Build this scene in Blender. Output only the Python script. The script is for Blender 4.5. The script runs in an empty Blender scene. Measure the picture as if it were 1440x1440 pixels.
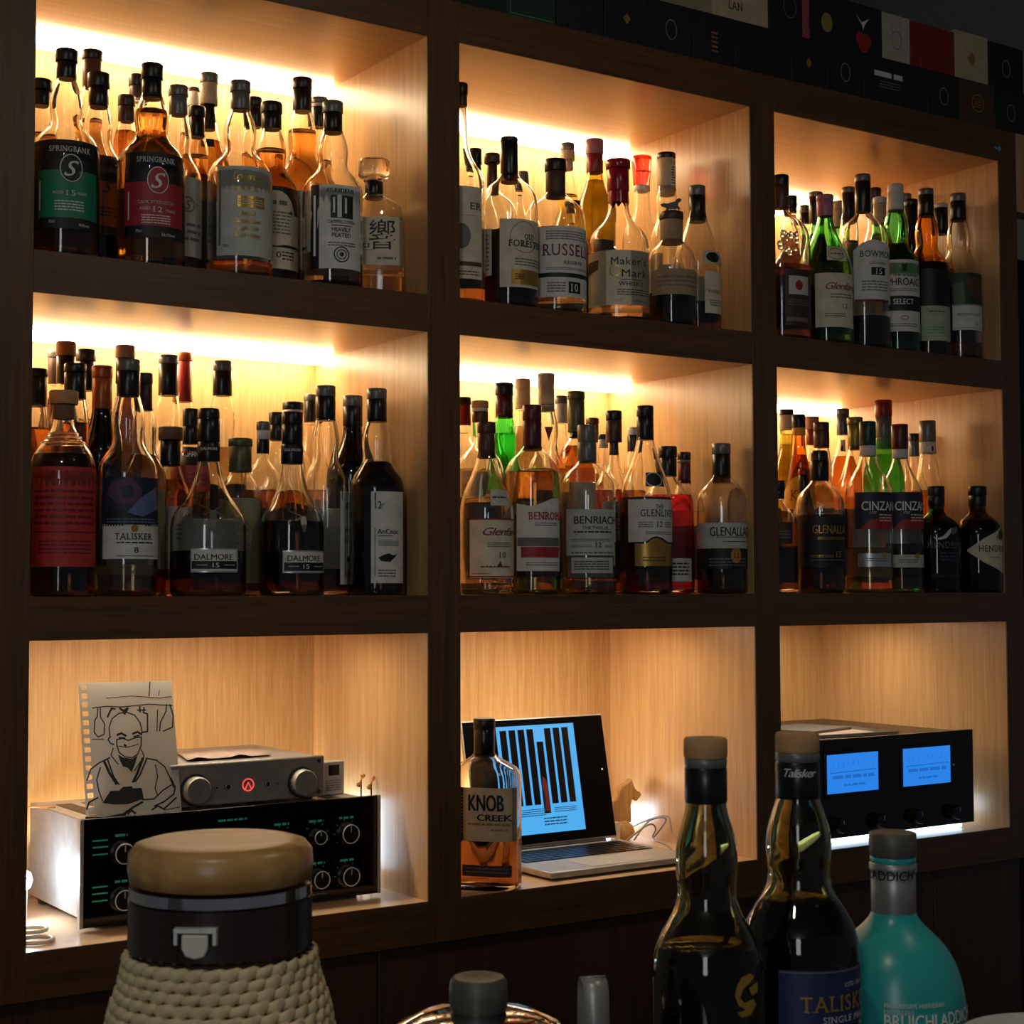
import bpy, bmesh, math, random
from mathutils import Vector, Matrix
random.seed(7)
scene = bpy.context.scene
C = scene.collection
PI = math.pi
# ------------------------------------------------------------------ camera
cam_d = bpy.data.cameras.new('camera')
cam = bpy.data.objects.new('camera', cam_d); C.objects.link(cam)
cam_d.sensor_fit = 'HORIZONTAL'; cam_d.sensor_width = 36.0
cam_d.lens = 36.0 * 2281.19 / 1440.0
cam_d.clip_start = 0.02; cam_d.clip_end = 60
_yaw, _pitch, _roll = 0.592788, 0.0487547, -0.0034279
_f = Vector((math.sin(_yaw)*math.cos(_pitch), math.cos(_yaw)*math.cos(_pitch), math.sin(_pitch)))
_r = Vector((math.cos(_yaw), -math.sin(_yaw), 0)); _u = _r.cross(_f)
_r2 = _r*math.cos(_roll)+_u*math.sin(_roll); _u2 = _u*math.cos(_roll)-_r*math.sin(_roll)
m = Matrix.Identity(4)
for i in range(3): m[i][0], m[i][1], m[i][2] = _r2[i], _u2[i], -_f[i]
m.translation = (-0.65592, -2.08974, 0.460246)
cam.matrix_world = m
cam_d.dof.use_dof = True; cam_d.dof.focus_distance = 2.6; cam_d.dof.aperture_fstop = 32
scene.camera = cam
# ------------------------------------------------------------------ light and exposure
LED_W = 14.0      # warm niche strips
LED_C = 6.5      # cool lamps behind the hi-fi
LED_COL = (1.0, 0.75, 0.44)
COOL_COL = (0.62, 0.80, 1.0)
world = bpy.data.worlds.new('world'); scene.world = world; world.use_nodes = True
bg = world.node_tree.nodes['Background']; bg.inputs[0].default_value = (0.80, 0.86, 1.0, 1); bg.inputs[1].default_value = 0.045
def area(name, loc, aim, sx, sy, power, col, shape='RECTANGLE'):
    l = bpy.data.lights.new(name, 'AREA'); l.shape = shape; l.size = sx; l.size_y = sy; l.energy = power; l.color = col
    o = bpy.data.objects.new(name, l); C.objects.link(o); o.location = loc
    o.rotation_euler = (Vector(aim)-Vector(loc)).to_track_quat('-Z', 'Y').to_euler()
    return o
area('room_fill_light', (-2.3, -3.6, 1.0), (0.9, 0, 0.5), 0.5, 1.5, 8.0, (0.86, 0.93, 1.0))  # added unseen fill light: brightens the labels, gives tall streaks on the glass
area('ceiling_lamp', (-0.75, -1.75, 1.60), (-0.2, -1.0, 0.1), 0.07, 0.07, 1.7, (1.0, 0.88, 0.70), 'DISK')
area('ceiling_lamp', (0.75, -1.55, 1.60), (0.6, -0.6, 0.1), 0.07, 0.07, 1.3, (1.0, 0.88, 0.70), 'DISK')
vs = scene.view_settings
vs.view_transform = 'Standard'; vs.look = 'None'; vs.gamma = 1.0; vs.use_curve_mapping = False; vs.exposure = 0.42
cy = scene.cycles
cy.max_bounces = 24; cy.transmission_bounces = 24; cy.glossy_bounces = 6; cy.diffuse_bounces = 5; cy.transparent_max_bounces = 16
cy.sample_clamp_indirect = 6.0; cy.caustics_reflective = False; cy.caustics_refractive = True; cy.blur_glossy = 0.5
# ------------------------------------------------------------------ materials
MATS = {}
def lin(h):
    h = h.lstrip('#'); v = [int(h[i:i+2], 16)/255 for i in (0, 2, 4)]
    return tuple(c/12.92 if c <= .04045 else ((c+.055)/1.055)**2.4 for c in v)+(1,)
def new_mat(name):
    mt = bpy.data.materials.new(name); mt.use_nodes = True; MATS[name] = mt
    return mt, mt.node_tree, mt.node_tree.nodes['Principled BSDF']
def plain(name, col, rough=.5, metal=0., var=.12, scale=60., spec=.5, coat=0.):
    mt, nt, p = new_mat(name)
    c = lin(col)
    if var > 0:
        tc = nt.nodes.new('ShaderNodeTexCoord'); n = nt.nodes.new('ShaderNodeTexNoise'); n.inputs['Scale'].default_value = scale; n.inputs['Detail'].default_value = 3
        r = nt.nodes.new('ShaderNodeValToRGB'); e = r.color_ramp.elements
        e[0].position = .3; e[1].position = .7
        e[0].color = tuple(v*(1-var) for v in c[:3])+(1,); e[1].color = tuple(min(1, v*(1+var)) for v in c[:3])+(1,)
        nt.links.new(tc.outputs['Object'], n.inputs['Vector']); nt.links.new(n.outputs['Fac'], r.inputs['Fac']); nt.links.new(r.outputs['Color'], p.inputs['Base Color'])
    else: p.inputs['Base Color'].default_value = c
    p.inputs['Roughness'].default_value = rough; p.inputs['Metallic'].default_value = metal
    p.inputs['Specular IOR Level'].default_value = spec; p.inputs['Coat Weight'].default_value = coat
    return mt
def glass(name, col, rough=0., ior=1.46, trans=1.0):
    mt, nt, p = new_mat(name)
    p.inputs['Base Color'].default_value = tuple(col)+(1,)
    p.inputs['Roughness'].default_value = rough; p.inputs['IOR'].default_value = ior; p.inputs['Transmission Weight'].default_value = trans
    return mt
def emit(name, col, strength):
    mt, nt, p = new_mat(name)
    p.inputs['Base Color'].default_value = (.02, .02, .02, 1)
    p.inputs['Emission Color'].default_value = tuple(col)+(1,); p.inputs['Emission Strength'].default_value = strength
    return mt
def wood(name, axis, dark, light, rough=.33, scale=1.0):
    mt, nt, p = new_mat(name); N = nt.nodes.new; L = nt.links.new
    tc = N('ShaderNodeTexCoord'); mp = N('ShaderNodeMapping')
    s = [70*scale]*3; s[axis] = 2.2*scale; mp.inputs['Scale'].default_value = s
    L(tc.outputs['Object'], mp.inputs['Vector'])
    n1 = N('ShaderNodeTexNoise'); n1.inputs['Scale'].default_value = 1.0; n1.inputs['Detail'].default_value = 6; n1.inputs['Roughness'].default_value = .65
    L(mp.outputs['Vector'], n1.inputs['Vector'])
    mp2 = N('ShaderNodeMapping'); s2 = [260*scale]*3; s2[axis] = 9*scale; mp2.inputs['Scale'].default_value = s2; L(tc.outputs['Object'], mp2.inputs['Vector'])
    n2 = N('ShaderNodeTexNoise'); n2.inputs['Detail'].default_value = 4; n2.inputs['Scale'].default_value = 1.0; L(mp2.outputs['Vector'], n2.inputs['Vector'])
    mix = N('ShaderNodeMath'); mix.operation = 'MULTIPLY_ADD'; mix.inputs[1].default_value = .45
    sc = N('ShaderNodeMath'); sc.operation = 'MULTIPLY'; sc.inputs[1].default_value = .55
    L(n1.outputs['Fac'], sc.inputs[0]); L(n2.outputs['Fac'], mix.inputs[0]); L(sc.outputs[0], mix.inputs[2])
    r = N('ShaderNodeValToRGB'); e = r.color_ramp.elements; e[0].position = .36; e[1].position = .62
    e[0].color = lin(dark); e[1].color = lin(light)
    L(mix.outputs[0], r.inputs['Fac']); L(r.outputs['Color'], p.inputs['Base Color'])
    p.inputs['Roughness'].default_value = rough
    bp = N('ShaderNodeBump'); bp.inputs['Strength'].default_value = .12; bp.inputs['Distance'].default_value = .001
    L(mix.outputs[0], bp.inputs['Height']); L(bp.outputs['Normal'], p.inputs['Normal'])
    return mt
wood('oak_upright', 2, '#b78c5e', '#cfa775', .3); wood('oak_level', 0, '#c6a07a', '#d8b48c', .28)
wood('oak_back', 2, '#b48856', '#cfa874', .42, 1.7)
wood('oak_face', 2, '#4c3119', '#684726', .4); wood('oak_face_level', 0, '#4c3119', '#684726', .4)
wood('oak_dark', 2, '#3c2616', '#523722', .45)
wood('counter_wood', 0, '#3a2415', '#5a3a22', .3)
wood('lid_wood', 0, '#a5773f', '#c79a5c', .32, .5)
wood('figure_wood', 2, '#a97b47', '#d2a568', .5, 2)
for nm, col, ro, me in [
    ('white_paper', '#d9d8cf', .65, 0), ('cream_paper', '#d8cfb4', .65, 0), ('black_paper', '#121214', .55, 0), ('grey_paper', '#bfc2b8', .65, 0),
    ('brown_paper', '#3d2a1e', .6, 0), ('red_paper', '#b8322b', .6, 0), ('navy_paper', '#1b2238', .55, 0), ('blue_paper', '#1c2a55', .5, 0), ('tan_paper', '#cbb693', .65, 0),
    ('gold_paper', '#b08a3c', .35, .6), ('silver_paper', '#b9bcbc', .3, .6), ('olive_paper', '#8a8a68', .65, 0), ('pale_green', '#a9b79b', .6, 0), ('pale_green2', '#8fa083', .6, 0),
    ('yellow_paper', '#d8a72c', .6, 0), ('dkgreen_paper', '#22402e', .6, 0),
    ('green_ink', '#0d7a5a', .5, 0), ('red_ink', '#a3202c', .5, 0), ('darkred_ink', '#6e1620', .5, 0), ('orange_ink', '#a8501c', .5, 0), ('silver_ink', '#d6d6d2', .4, 0), ('grey_ink', '#6c6a64', .6, 0),
    ('gold_ink', '#b8923e', .3, .5), ('black_ink', '#111111', .55, 0), ('white_ink', '#eeeeea', .5, 0), ('brown_ink', '#5c3a26', .6, 0), ('olive_ink', '#8c8240', .6, 0), ('moss_ink', '#50704a', .6, 0),
    ('plum_ink', '#5a3a52', .6, 0), ('steel_ink', '#5e6f96', .6, 0), ('navy_ink', '#2e3a52', .6, 0), ('redbrown_ink', '#8a2c1c', .6, 0), ('copper_ink', '#c8894e', .35, .4), ('teal_ink', '#3fc7a4', .5, 0),
    ('black_cap', '#161514', .35, 0), ('black_foil', '#0f0f10', .3, 0), ('grey_foil', '#6f6f6a', .35, .3), ('white_foil', '#cfcdc6', .45, 0), ('cream_foil', '#c9b893', .45, 0), ('brown_foil', '#4a2d1d', .4, 0),
    ('red_foil', '#8f1f1e', .35, 0), ('darkred_foil', '#551620', .35, 0), ('pink_foil', '#b0707c', .4, 0), ('orange_foil', '#a34f1d', .35, .3), ('olive_foil', '#5c5a3c', .4, .3), ('gold_foil', '#8d8248', .35, .5),
    ('green_foil', '#0e1a14', .3, 0), ('teal_foil', '#0d3a34', .35, 0), ('blue_foil', '#5b6675', .35, .4), ('yellow_foil', '#d6a31a', .45, 0), ('silver_foil', '#9c9c98', .4, .6), ('paper_foil', '#a58a66', .7, 0), ('brown_label_foil', '#51362a', .55, 0),
    ('red_wax', '#9a1220', .22, 0), ('black_wax', '#0e0d0d', .25, 0), ('grey_cap', '#5d5a52', .45, .2), ('cork', '#b98d5c', .7, 0), ('cork_dark', '#6f5238', .7, 0), ('cork_pink', '#b98a78', .7, 0),
    ('steel', '#b8b8b8', .18, 1), ('chrome', '#d0d0d0', .06, 1), ('pewter', '#8e8c86', .3, 1), ('aluminium', '#a8a5a0', .38, .35), ('graphite', '#3a3a3c', .4, .6), ('black_metal', '#0b0b0c', .32, 0), ('black_gloss', '#050506', .08, 0),
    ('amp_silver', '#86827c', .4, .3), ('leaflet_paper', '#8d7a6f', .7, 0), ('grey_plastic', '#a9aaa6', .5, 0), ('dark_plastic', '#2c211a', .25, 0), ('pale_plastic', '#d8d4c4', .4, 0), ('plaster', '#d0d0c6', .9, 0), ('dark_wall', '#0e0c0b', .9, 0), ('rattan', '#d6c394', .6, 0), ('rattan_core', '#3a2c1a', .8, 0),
    ('drawing_paper', '#cfcfca', .8, 0), ('cable_grey', '#8a8a88', .5, 0), ('cable_black', '#1a1a1a', .5, 0), ('ceramic', '#cfcabb', .3, 0), ('box_black', '#141517', .6, 0), ('box_green', '#16382f', .55, 0), ('box_cream', '#b9a984', .7, 0),
    ('box_red', '#7d1c22', .6, 0), ('box_brown', '#4a3420', .65, 0), ('box_pink', '#9c4a58', .6, 0), ('box_white', '#b3ab9b', .7, 0), ('magazine_print', '#2a2724', .5, 0), ('sky_blue_mark', '#6f9bb8', .6, 0), ('page_paper', '#c9b4a2', .7, 0)]:
    plain(nm, col, ro, me)
plain('floor_boards', '#2a2019', .6)
MATS['chrome'].node_tree.nodes['Principled BSDF'].inputs['Roughness'].default_value = .06
glass('clear', (.97, .98, .96)); glass('clear_glass', (.95, .95, .93)); glass('green', (.30, .72, .34)); glass('vivid_green', (.25, .95, .38)); glass('olive', (.62, .60, .22)); glass('olive_dark', (.42, .40, .20))
glass('amber_glass', (.85, .48, .14)); glass('dark', (.035, .03, .03)); glass('red_plastic', (.85, .07, .06), .05)
glass('liq_amber', (.86, .45, .12), 0, 1.35); glass('liq_brown', (.42, .17, .05), 0, 1.35); glass('liq_dark', (.16, .06, .025), 0, 1.35); glass('liq_pale', (.78, .62, .36), 0, 1.35); glass('liq_orange', (.92, .34, .07), 0, 1.35)
glass('liq_gold', (.92, .78, .22), 0, 1.35); glass('liq_green', (.45, .85, .40), 0, 1.35); glass('liq_vgreen', (.35, 1.0, .45), 0, 1.35); glass('liq_red', (.95, .06, .10), 0, 1.35)
plain('teal_glass', '#2fa9a4', .28, 0, .05)
emit('led_warm', LED_COL, LED_W); emit('led_down', (1.0, .83, .60), 30.0); emit('led_under', COOL_COL, 3.5); emit('led_low', (1.0, .83, .60), 18.0); emit('led_bar', COOL_COL, 22.0); emit('led_bulb', COOL_COL, 95.0); emit('led_cool', COOL_COL, LED_C)
emit('screen_blue', (.07, .46, .95), .66); emit('meter_blue', (.025, .25, .90), .66); emit('logo_red', (1., .06, .05), 1.2)
plain('screen_bar', '#030304', .3); plain('screen_red', '#6a2a2a', .4); emit('meter_line', (.012, .15, .60), .66); plain('screen_text', '#1c4a78', .4)
mt, nt, p = new_mat('thin_sheet')          # thin paper lets light through
p.inputs['Base Color'].default_value = lin('#d6d6d0'); p.inputs['Roughness'].default_value = .8
tr = nt.nodes.new('ShaderNodeBsdfTranslucent'); tr.inputs['Color'].default_value = lin('#d6d6d0'); mx = nt.nodes.new('ShaderNodeMixShader'); mx.inputs[0].default_value = .45
nt.links.new(p.outputs[0], mx.inputs[1]); nt.links.new(tr.outputs[0], mx.inputs[2]); nt.links.new(mx.outputs[0], nt.nodes['Material Output'].inputs['Surface'])
plain('bezel_black', '#030304', .4, 0, 0, spec=.08)
# ------------------------------------------------------------------ mesh helpers
class MB:
    def __init__(s): s.v = []; s.f = []; s.m = []; s.mats = []
    def mi(s, mat):
        if mat not in s.mats: s.mats.append(mat)
        return s.mats.index(mat)
    def add(s, vs, fs, mat):
        o = len(s.v); k = s.mi(mat); s.v += [tuple(v) for v in vs]
        for f in fs: s.f.append([i+o for i in f]); s.m.append(k)
    def box(s, x0, x1, y0, y1, z0, z1, mat, M=None):
        vs = [Vector((x, y, z)) for x in (x0, x1) for y in (y0, y1) for z in (z0, z1)]
        if M: vs = [M @ v for v in vs]
        s.add(vs, [(0, 1, 3, 2), (4, 6, 7, 5), (0, 4, 5, 1), (2, 3, 7, 6), (0, 2, 6, 4), (1, 5, 7, 3)], mat)
    def lathe(s, prof, mat, n=28, cx=0, cy=0, cz=0, M=None, close=True):
        vs = []; fs = []
        for z, r in prof:
            for i in range(n):
                a = 2*PI*i/n; vs.append(Vector((cx+r*math.cos(a), cy+r*math.sin(a), cz+z)))
        for k in range(len(prof)-1):
            for i in range(n):
                j = (i+1) % n; fs.append((k*n+i, k*n+j, (k+1)*n+j, (k+1)*n+i))
        if close:
            fs.append(tuple(reversed(range(n)))); fs.append(tuple(range((len(prof)-1)*n, len(prof)*n)))
        if M: vs = [M @ v for v in vs]
        s.add(vs, fs, mat)
    def tube(s, pts, r, mat, n=8):
        pts = [Vector(p) for p in pts]; vs = []; fs = []; up = None
        for i, p in enumerate(pts):
            d = (pts[min(i+1, len(pts)-1)]-pts[max(i-1, 0)]).normalized()
            if up is None: up = Vector((0, 0, 1)) if abs(d.z) < .9 else Vector((1, 0, 0))
            a = d.cross(up).normalized(); b = a.cross(d).normalized(); up = b
            rr = r[i] if isinstance(r, (list, tuple)) else r
            for k in range(n): t = 2*PI*k/n; vs.append(p+a*rr*math.cos(t)+b*rr*math.sin(t))
        for i in range(len(pts)-1):
            for k in range(n):
                j = (k+1) % n; fs.append((i*n+k, i*n+j, (i+1)*n+j, (i+1)*n+k))
        fs.append(tuple(reversed(range(n)))); fs.append(tuple(range((len(pts)-1)*n, len(pts)*n)))
        s.add(vs, fs, mat)
    def extrude(s, pts, d, mat, M):     # polygon in xy, thickness d along z
        n = len(pts); vs = [M @ Vector((x, y, 0)) for x, y in pts]+[M @ Vector((x, y, d)) for x, y in pts]
        fs = [tuple(reversed(range(n))), tuple(range(n, 2*n))]+[(i, (i+1) % n, n+(i+1) % n, n+i) for i in range(n)]
        s.add(vs, fs, mat)
    def obj(s, name, parent=None, smooth=40, loc=None, bevel=0):
        me = bpy.data.meshes.new(name); me.from_pydata(s.v, [], s.f)
        for mt in s.mats: me.materials.append(MATS[mt])
        me.polygons.foreach_set('material_index', s.m)
        if smooth:
            me.polygons.foreach_set('use_smooth', [True]*len(me.polygons)); me.set_sharp_from_angle(angle=math.radians(smooth))
        me.update()
        o = bpy.data.objects.new(name, me); C.objects.link(o); o.parent = parent
        if loc: o.location = loc
        if bevel:
            b = o.modifiers.new('bevel', 'BEVEL'); b.width = bevel; b.segments = 2; b.limit_method = 'ANGLE'; b.angle_limit = math.radians(50)
        return o
def boxo(name, parent, mat, x0, x1, y0, y1, z0, z1, bevel=0):
    b = MB(); b.box(x0, x1, y0, y1, z0, z1, mat); return b.obj(name, parent, 30 if bevel else 0, None, bevel)
def tag(o, label, cat=None, group=None, kind=None):
    if label: o['label'] = label
    if cat: o['category'] = cat
    if group: o['group'] = group
    if kind: o['kind'] = kind
    return o
def empty(name, loc=(0, 0, 0), rz=0, label=None, cat=None, group=None):
    o = bpy.data.objects.new(name, None); C.objects.link(o); o.location = loc; o.rotation_euler = (0, 0, rz); o.empty_display_size = .02
    return tag(o, label, cat, group)
# ------------------------------------------------------------------ lettering
TXT = {}
def text_mesh(s, style):
    k = (s, style)
    if k in TXT: return TXT[k]
    cu = bpy.data.curves.new('lettering', 'FONT'); cu.body = s; cu.size = 1; cu.resolution_u = 3
    if style == 'script': cu.shear = .38; cu.space_character = .88
    if style in ('serif', 'slab'): cu.space_character = 1.12
    o = bpy.data.objects.new('lettering', cu); C.objects.link(o)
    dg = bpy.context.evaluated_depsgraph_get(); dg.update()
    me = bpy.data.meshes.new_from_object(o.evaluated_get(dg))
    vs = [(v.co.x, v.co.y) for v in me.vertices]; fs = [tuple(p.vertices) for p in me.polygons]
    if style in ('serif', 'slab') and s.upper() == s:
        cnt = {}
        for f in fs:
            for a, b in zip(f, f[1:]+f[:1]): cnt[(min(a, b), max(a, b))] = cnt.get((min(a, b), max(a, b)), 0)+1
        ys = [v[1] for v in vs]; ycap = .729 if max(ys) > .7 else max(ys)
        th = .1 if style == 'slab' else .05; ov = .07
        for (a, b), c in cnt.items():
            if c != 1: continue
            (x0, y0), (x1, y1) = vs[a], vs[b]
            if abs(y0-y1) < 1e-3 and .04 < abs(x0-x1) < .2:
                lo, hi = min(x0, x1)-ov, max(x0, x1)+ov
                if abs(y0) < .03: yy = (y0, y0+th)
                elif abs(y0-max(ys)) < .03 or abs(y0-ycap) < .03: yy = (y0-th, y0)
                else: continue
                i = len(vs); vs += [(lo, yy[0]), (hi, yy[0]), (hi, yy[1]), (lo, yy[1])]; fs.append((i, i+1, i+2, i+3))
    sh = {'slab': .045, 'serif': .012, 'script': .014, 'sans': .03, 'bold': .075}[style]
    if ord(s[0]) < 0x2000:
        k0 = len(vs); v0 = list(vs); f0 = list(fs)
        for i, (dx, dy) in enumerate(((sh, 0), (sh*.5, sh*.35)) if style != 'script' else ((sh, sh*.3),)):
            b0 = len(vs); vs += [(x+dx, y+dy) for x, y in v0]; fs += [tuple(q+b0 for q in f) for f in f0]
    bpy.data.objects.remove(o); bpy.data.curves.remove(cu); bpy.data.meshes.remove(me)
    if not vs: vs = [(0, 0), (1, 0), (1, .7)]; fs = [(0, 1, 2)]
    x0 = min(v[0] for v in vs); x1 = max(v[0] for v in vs); y0 = min(v[1] for v in vs); y1 = max(v[1] for v in vs)
    cap = .729 if any(ch.isupper() or ch.isdigit() for ch in s) else (y1-y0)
    if ord(s[0]) > 0x2000: cap = y1-y0; vs = [(x, y-y0) for x, y in vs]
    TXT[k] = ([((x-(x0+x1)/2)/cap, y/cap-.5) for x, y in vs], fs, (x1-x0)/cap)
    return TXT[k]
def draw_prints(mb, prints, P, step):
    """flat print on a surface: P(u, v, e) maps sheet metres to space"""
    lay = 0
    for p in prints:
        lay += 1; e = .0007+.00005*lay
        if p[0] == 'T':
            _, s, u, v, h, c, w, st, an = p
            vs, fs, wid = text_mesh(s, st); kx = (w/wid) if w else h
            off = u+(kx*wid/2 if an == 'l' else -kx*wid/2 if an == 'r' else 0)
            mb.add([P(off+x*kx, v+y*h, e+.0002) for x, y in vs], fs, c)
        elif p[0] == 'P':
            pts = p[1]
            bm = bmesh.new(); f = bm.faces.new([bm.verts.new((a, b, 0)) for a, b in pts])
            bmesh.ops.triangulate(bm, faces=[f])
            us = [a for a, b in pts]; n = int((max(us)-min(us))/step)
            for i in range(1, n+1):
                x = min(us)+(max(us)-min(us))*i/(n+1)
                bmesh.ops.bisect_plane(bm, geom=bm.verts[:]+bm.edges[:]+bm.faces[:], plane_co=(x, 0, 0), plane_no=(1, 0, 0))
            bm.verts.index_update()
            mb.add([P(vv.co.x, vv.co.y, e) for vv in bm.verts], [[q.index for q in ff.verts] for ff in bm.faces], p[2]); bm.free()
        elif p[0] == 'O':
            _, u, v, rx, ry, c, t = p; n = 24; vs = []
            cs = [(math.cos(2*PI*i/n), math.sin(2*PI*i/n)) for i in range(n)]
            if t:
                vs = [P(u+rx*a, v+ry*b, e) for a, b in cs]+[P(u+(rx-t)*a, v+(ry-t)*b, e) for a, b in cs]
                mb.add(vs, [(i, (i+1) % n, n+(i+1) % n, n+i) for i in range(n)], c)
            else:
                vs = [P(u, v, e)]+[P(u+rx*k*a, v+ry*k*b, e) for k in (.5, 1) for a, b in cs]
                mb.add(vs, [(0, 1+i, 1+(i+1) % n) for i in range(n)]+[(1+i, 1+n+i, 1+n+(i+1) % n, 1+(i+1) % n) for i in range(n)], c)
        elif p[0] == 'S':
            _, u0, u1, v0, v1, n, c = p
            hh = (v1-v0)/max(1, n) if n > 1 else max(v1-v0, .0006)
            rnd = random.Random(int((u0+v0)*1e5))
            for i in range(n):
                vc = v0+(v1-v0)*(i+.5)/n if n > 1 else (v0+v1)/2; th = hh*.42 if n > 1 else hh
                a = u0; k = 0
                while a < u1-1e-6:            # broken small print
                    b = min(u1, a+rnd.uniform(.5, 1.6)*max(th*3, .003)); ns = max(1, int((b-a)/step)+1)
                    if b-a > .0004:
                        vs = [P(a+(b-a)*q/ns, vc+sg*th/2, e) for q in range(ns+1) for sg in (-1, 1)]
                        mb.add(vs, [(2*q, 2*q+2, 2*q+3, 2*q+1) for q in range(ns)], c)
                    a = b+max(th*.6, .0006)
# ------------------------------------------------------------------ bottles
PROF = {
 'pot': [(.50, 1), (.545, .95), (.58, .78), (.61, .50), (.635, .31), (.66, .25), (.70, .30), (.74, .33), (.785, .26), (.83, .10), (.86, 0)],
 'talisker': [(.53, 1), (.575, .95), (.61, .78), (.64, .50), (.668, .30), (.695, .24), (.73, .30), (.765, .33), (.805, .26), (.84, .10), (.865, 0)],
 'std': [(.56, 1), (.60, .96), (.65, .76), (.70, .43), (.75, .15), (.80, .03), (.83, 0)],
 'round': [(.58, 1), (.64, .96), (.685, .84), (.72, .60), (.745, .30), (.765, .08), (.79, 0)],
 'slope': [(.46, 1), (.52, .97), (.60, .78), (.68, .45), (.76, .18), (.83, .03), (.87, 0)],
 'longneck': [(.52, 1), (.57, .95), (.61, .72), (.65, .35), (.70, .12), (.78, .05), (.9, 0)],
 'bell': [(.36, 1), (.415, .95), (.465, .76), (.52, .46), (.57, .27), (.63, .13), (.70, .03), (.74, 0)],
 'flask': [(.60, 1), (.645, .985), (.68, .93), (.70, .70), (.71, .35), (.72, .05), (.74, 0)],
 'flaskround': [(.655, 1), (.69, .96), (.72, .84), (.74, .55), (.757, .22), (.775, .04), (.80, 0)],
 'makers': [(.47, 1), (.52, .94), (.56, .76), (.60, .45), (.64, .2), (.69, .08), (.78, .02), (.84, 0)],
 'makerneck': [(.60, 1), (.66, .93), (.71, .75), (.75, .45), (.79, .18), (.83, .03), (.86, 0)],
 'squat': [(.50, 1), (.57, .97), (.63, .88), (.68, .66), (.71, .36), (.73, .1), (.76, 0)],
 'tall': [(.60, 1), (.64, .92), (.69, .62), (.74, .28), (.79, .08), (.84, 0)],
 'laddie': [(.44, 1), (.51, .97), (.58, .86), (.635, .70), (.68, .46), (.71, .22), (.73, .07), (.75, 0)],
}
def profile_fn(pts, H, R, rn):
    P = [(0, 1)]+pts+[(1.0, 0)]
    def f(z):
        t = z/H
        if t <= P[1][0]: b = 1.0
        else:
            b = 0.0
            for (a0, b0), (a1, b1) in zip(P, P[1:]):
                if a0 <= t <= a1:
                    k = (t-a0)/(a1-a0) if a1 > a0 else 0; b = b0+(b1-b0)*k; break
        r = rn+(R-rn)*b
        if z < .006: r *= .90+.10*math.sqrt(max(0, 1-((.006-z)/.006)**2))
        return r
    return f
def smooth_profile(f, H, ztop, pts):
    zs = [0, .0015, .0035, .006]+[H*pts[0][0]*.5]
    keys = [p[0]*H for p in pts]
    z = keys[0]-.02
    while z < min(ztop, keys[-1]+.01): zs.append(z); z += .005
    zs += [ztop]
    zs = sorted(set(round(q, 5) for q in zs if 0 <= q <= ztop))
    out = []
    for q in zs:
        w = .008
        r = f(q) if q < .01 else (f(max(.007, q-w))+2*f(max(.007, q-w/2))+2*f(q)+2*f(q+w/2)+f(q+w))/8
        out.append((q, r))
    return out
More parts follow.
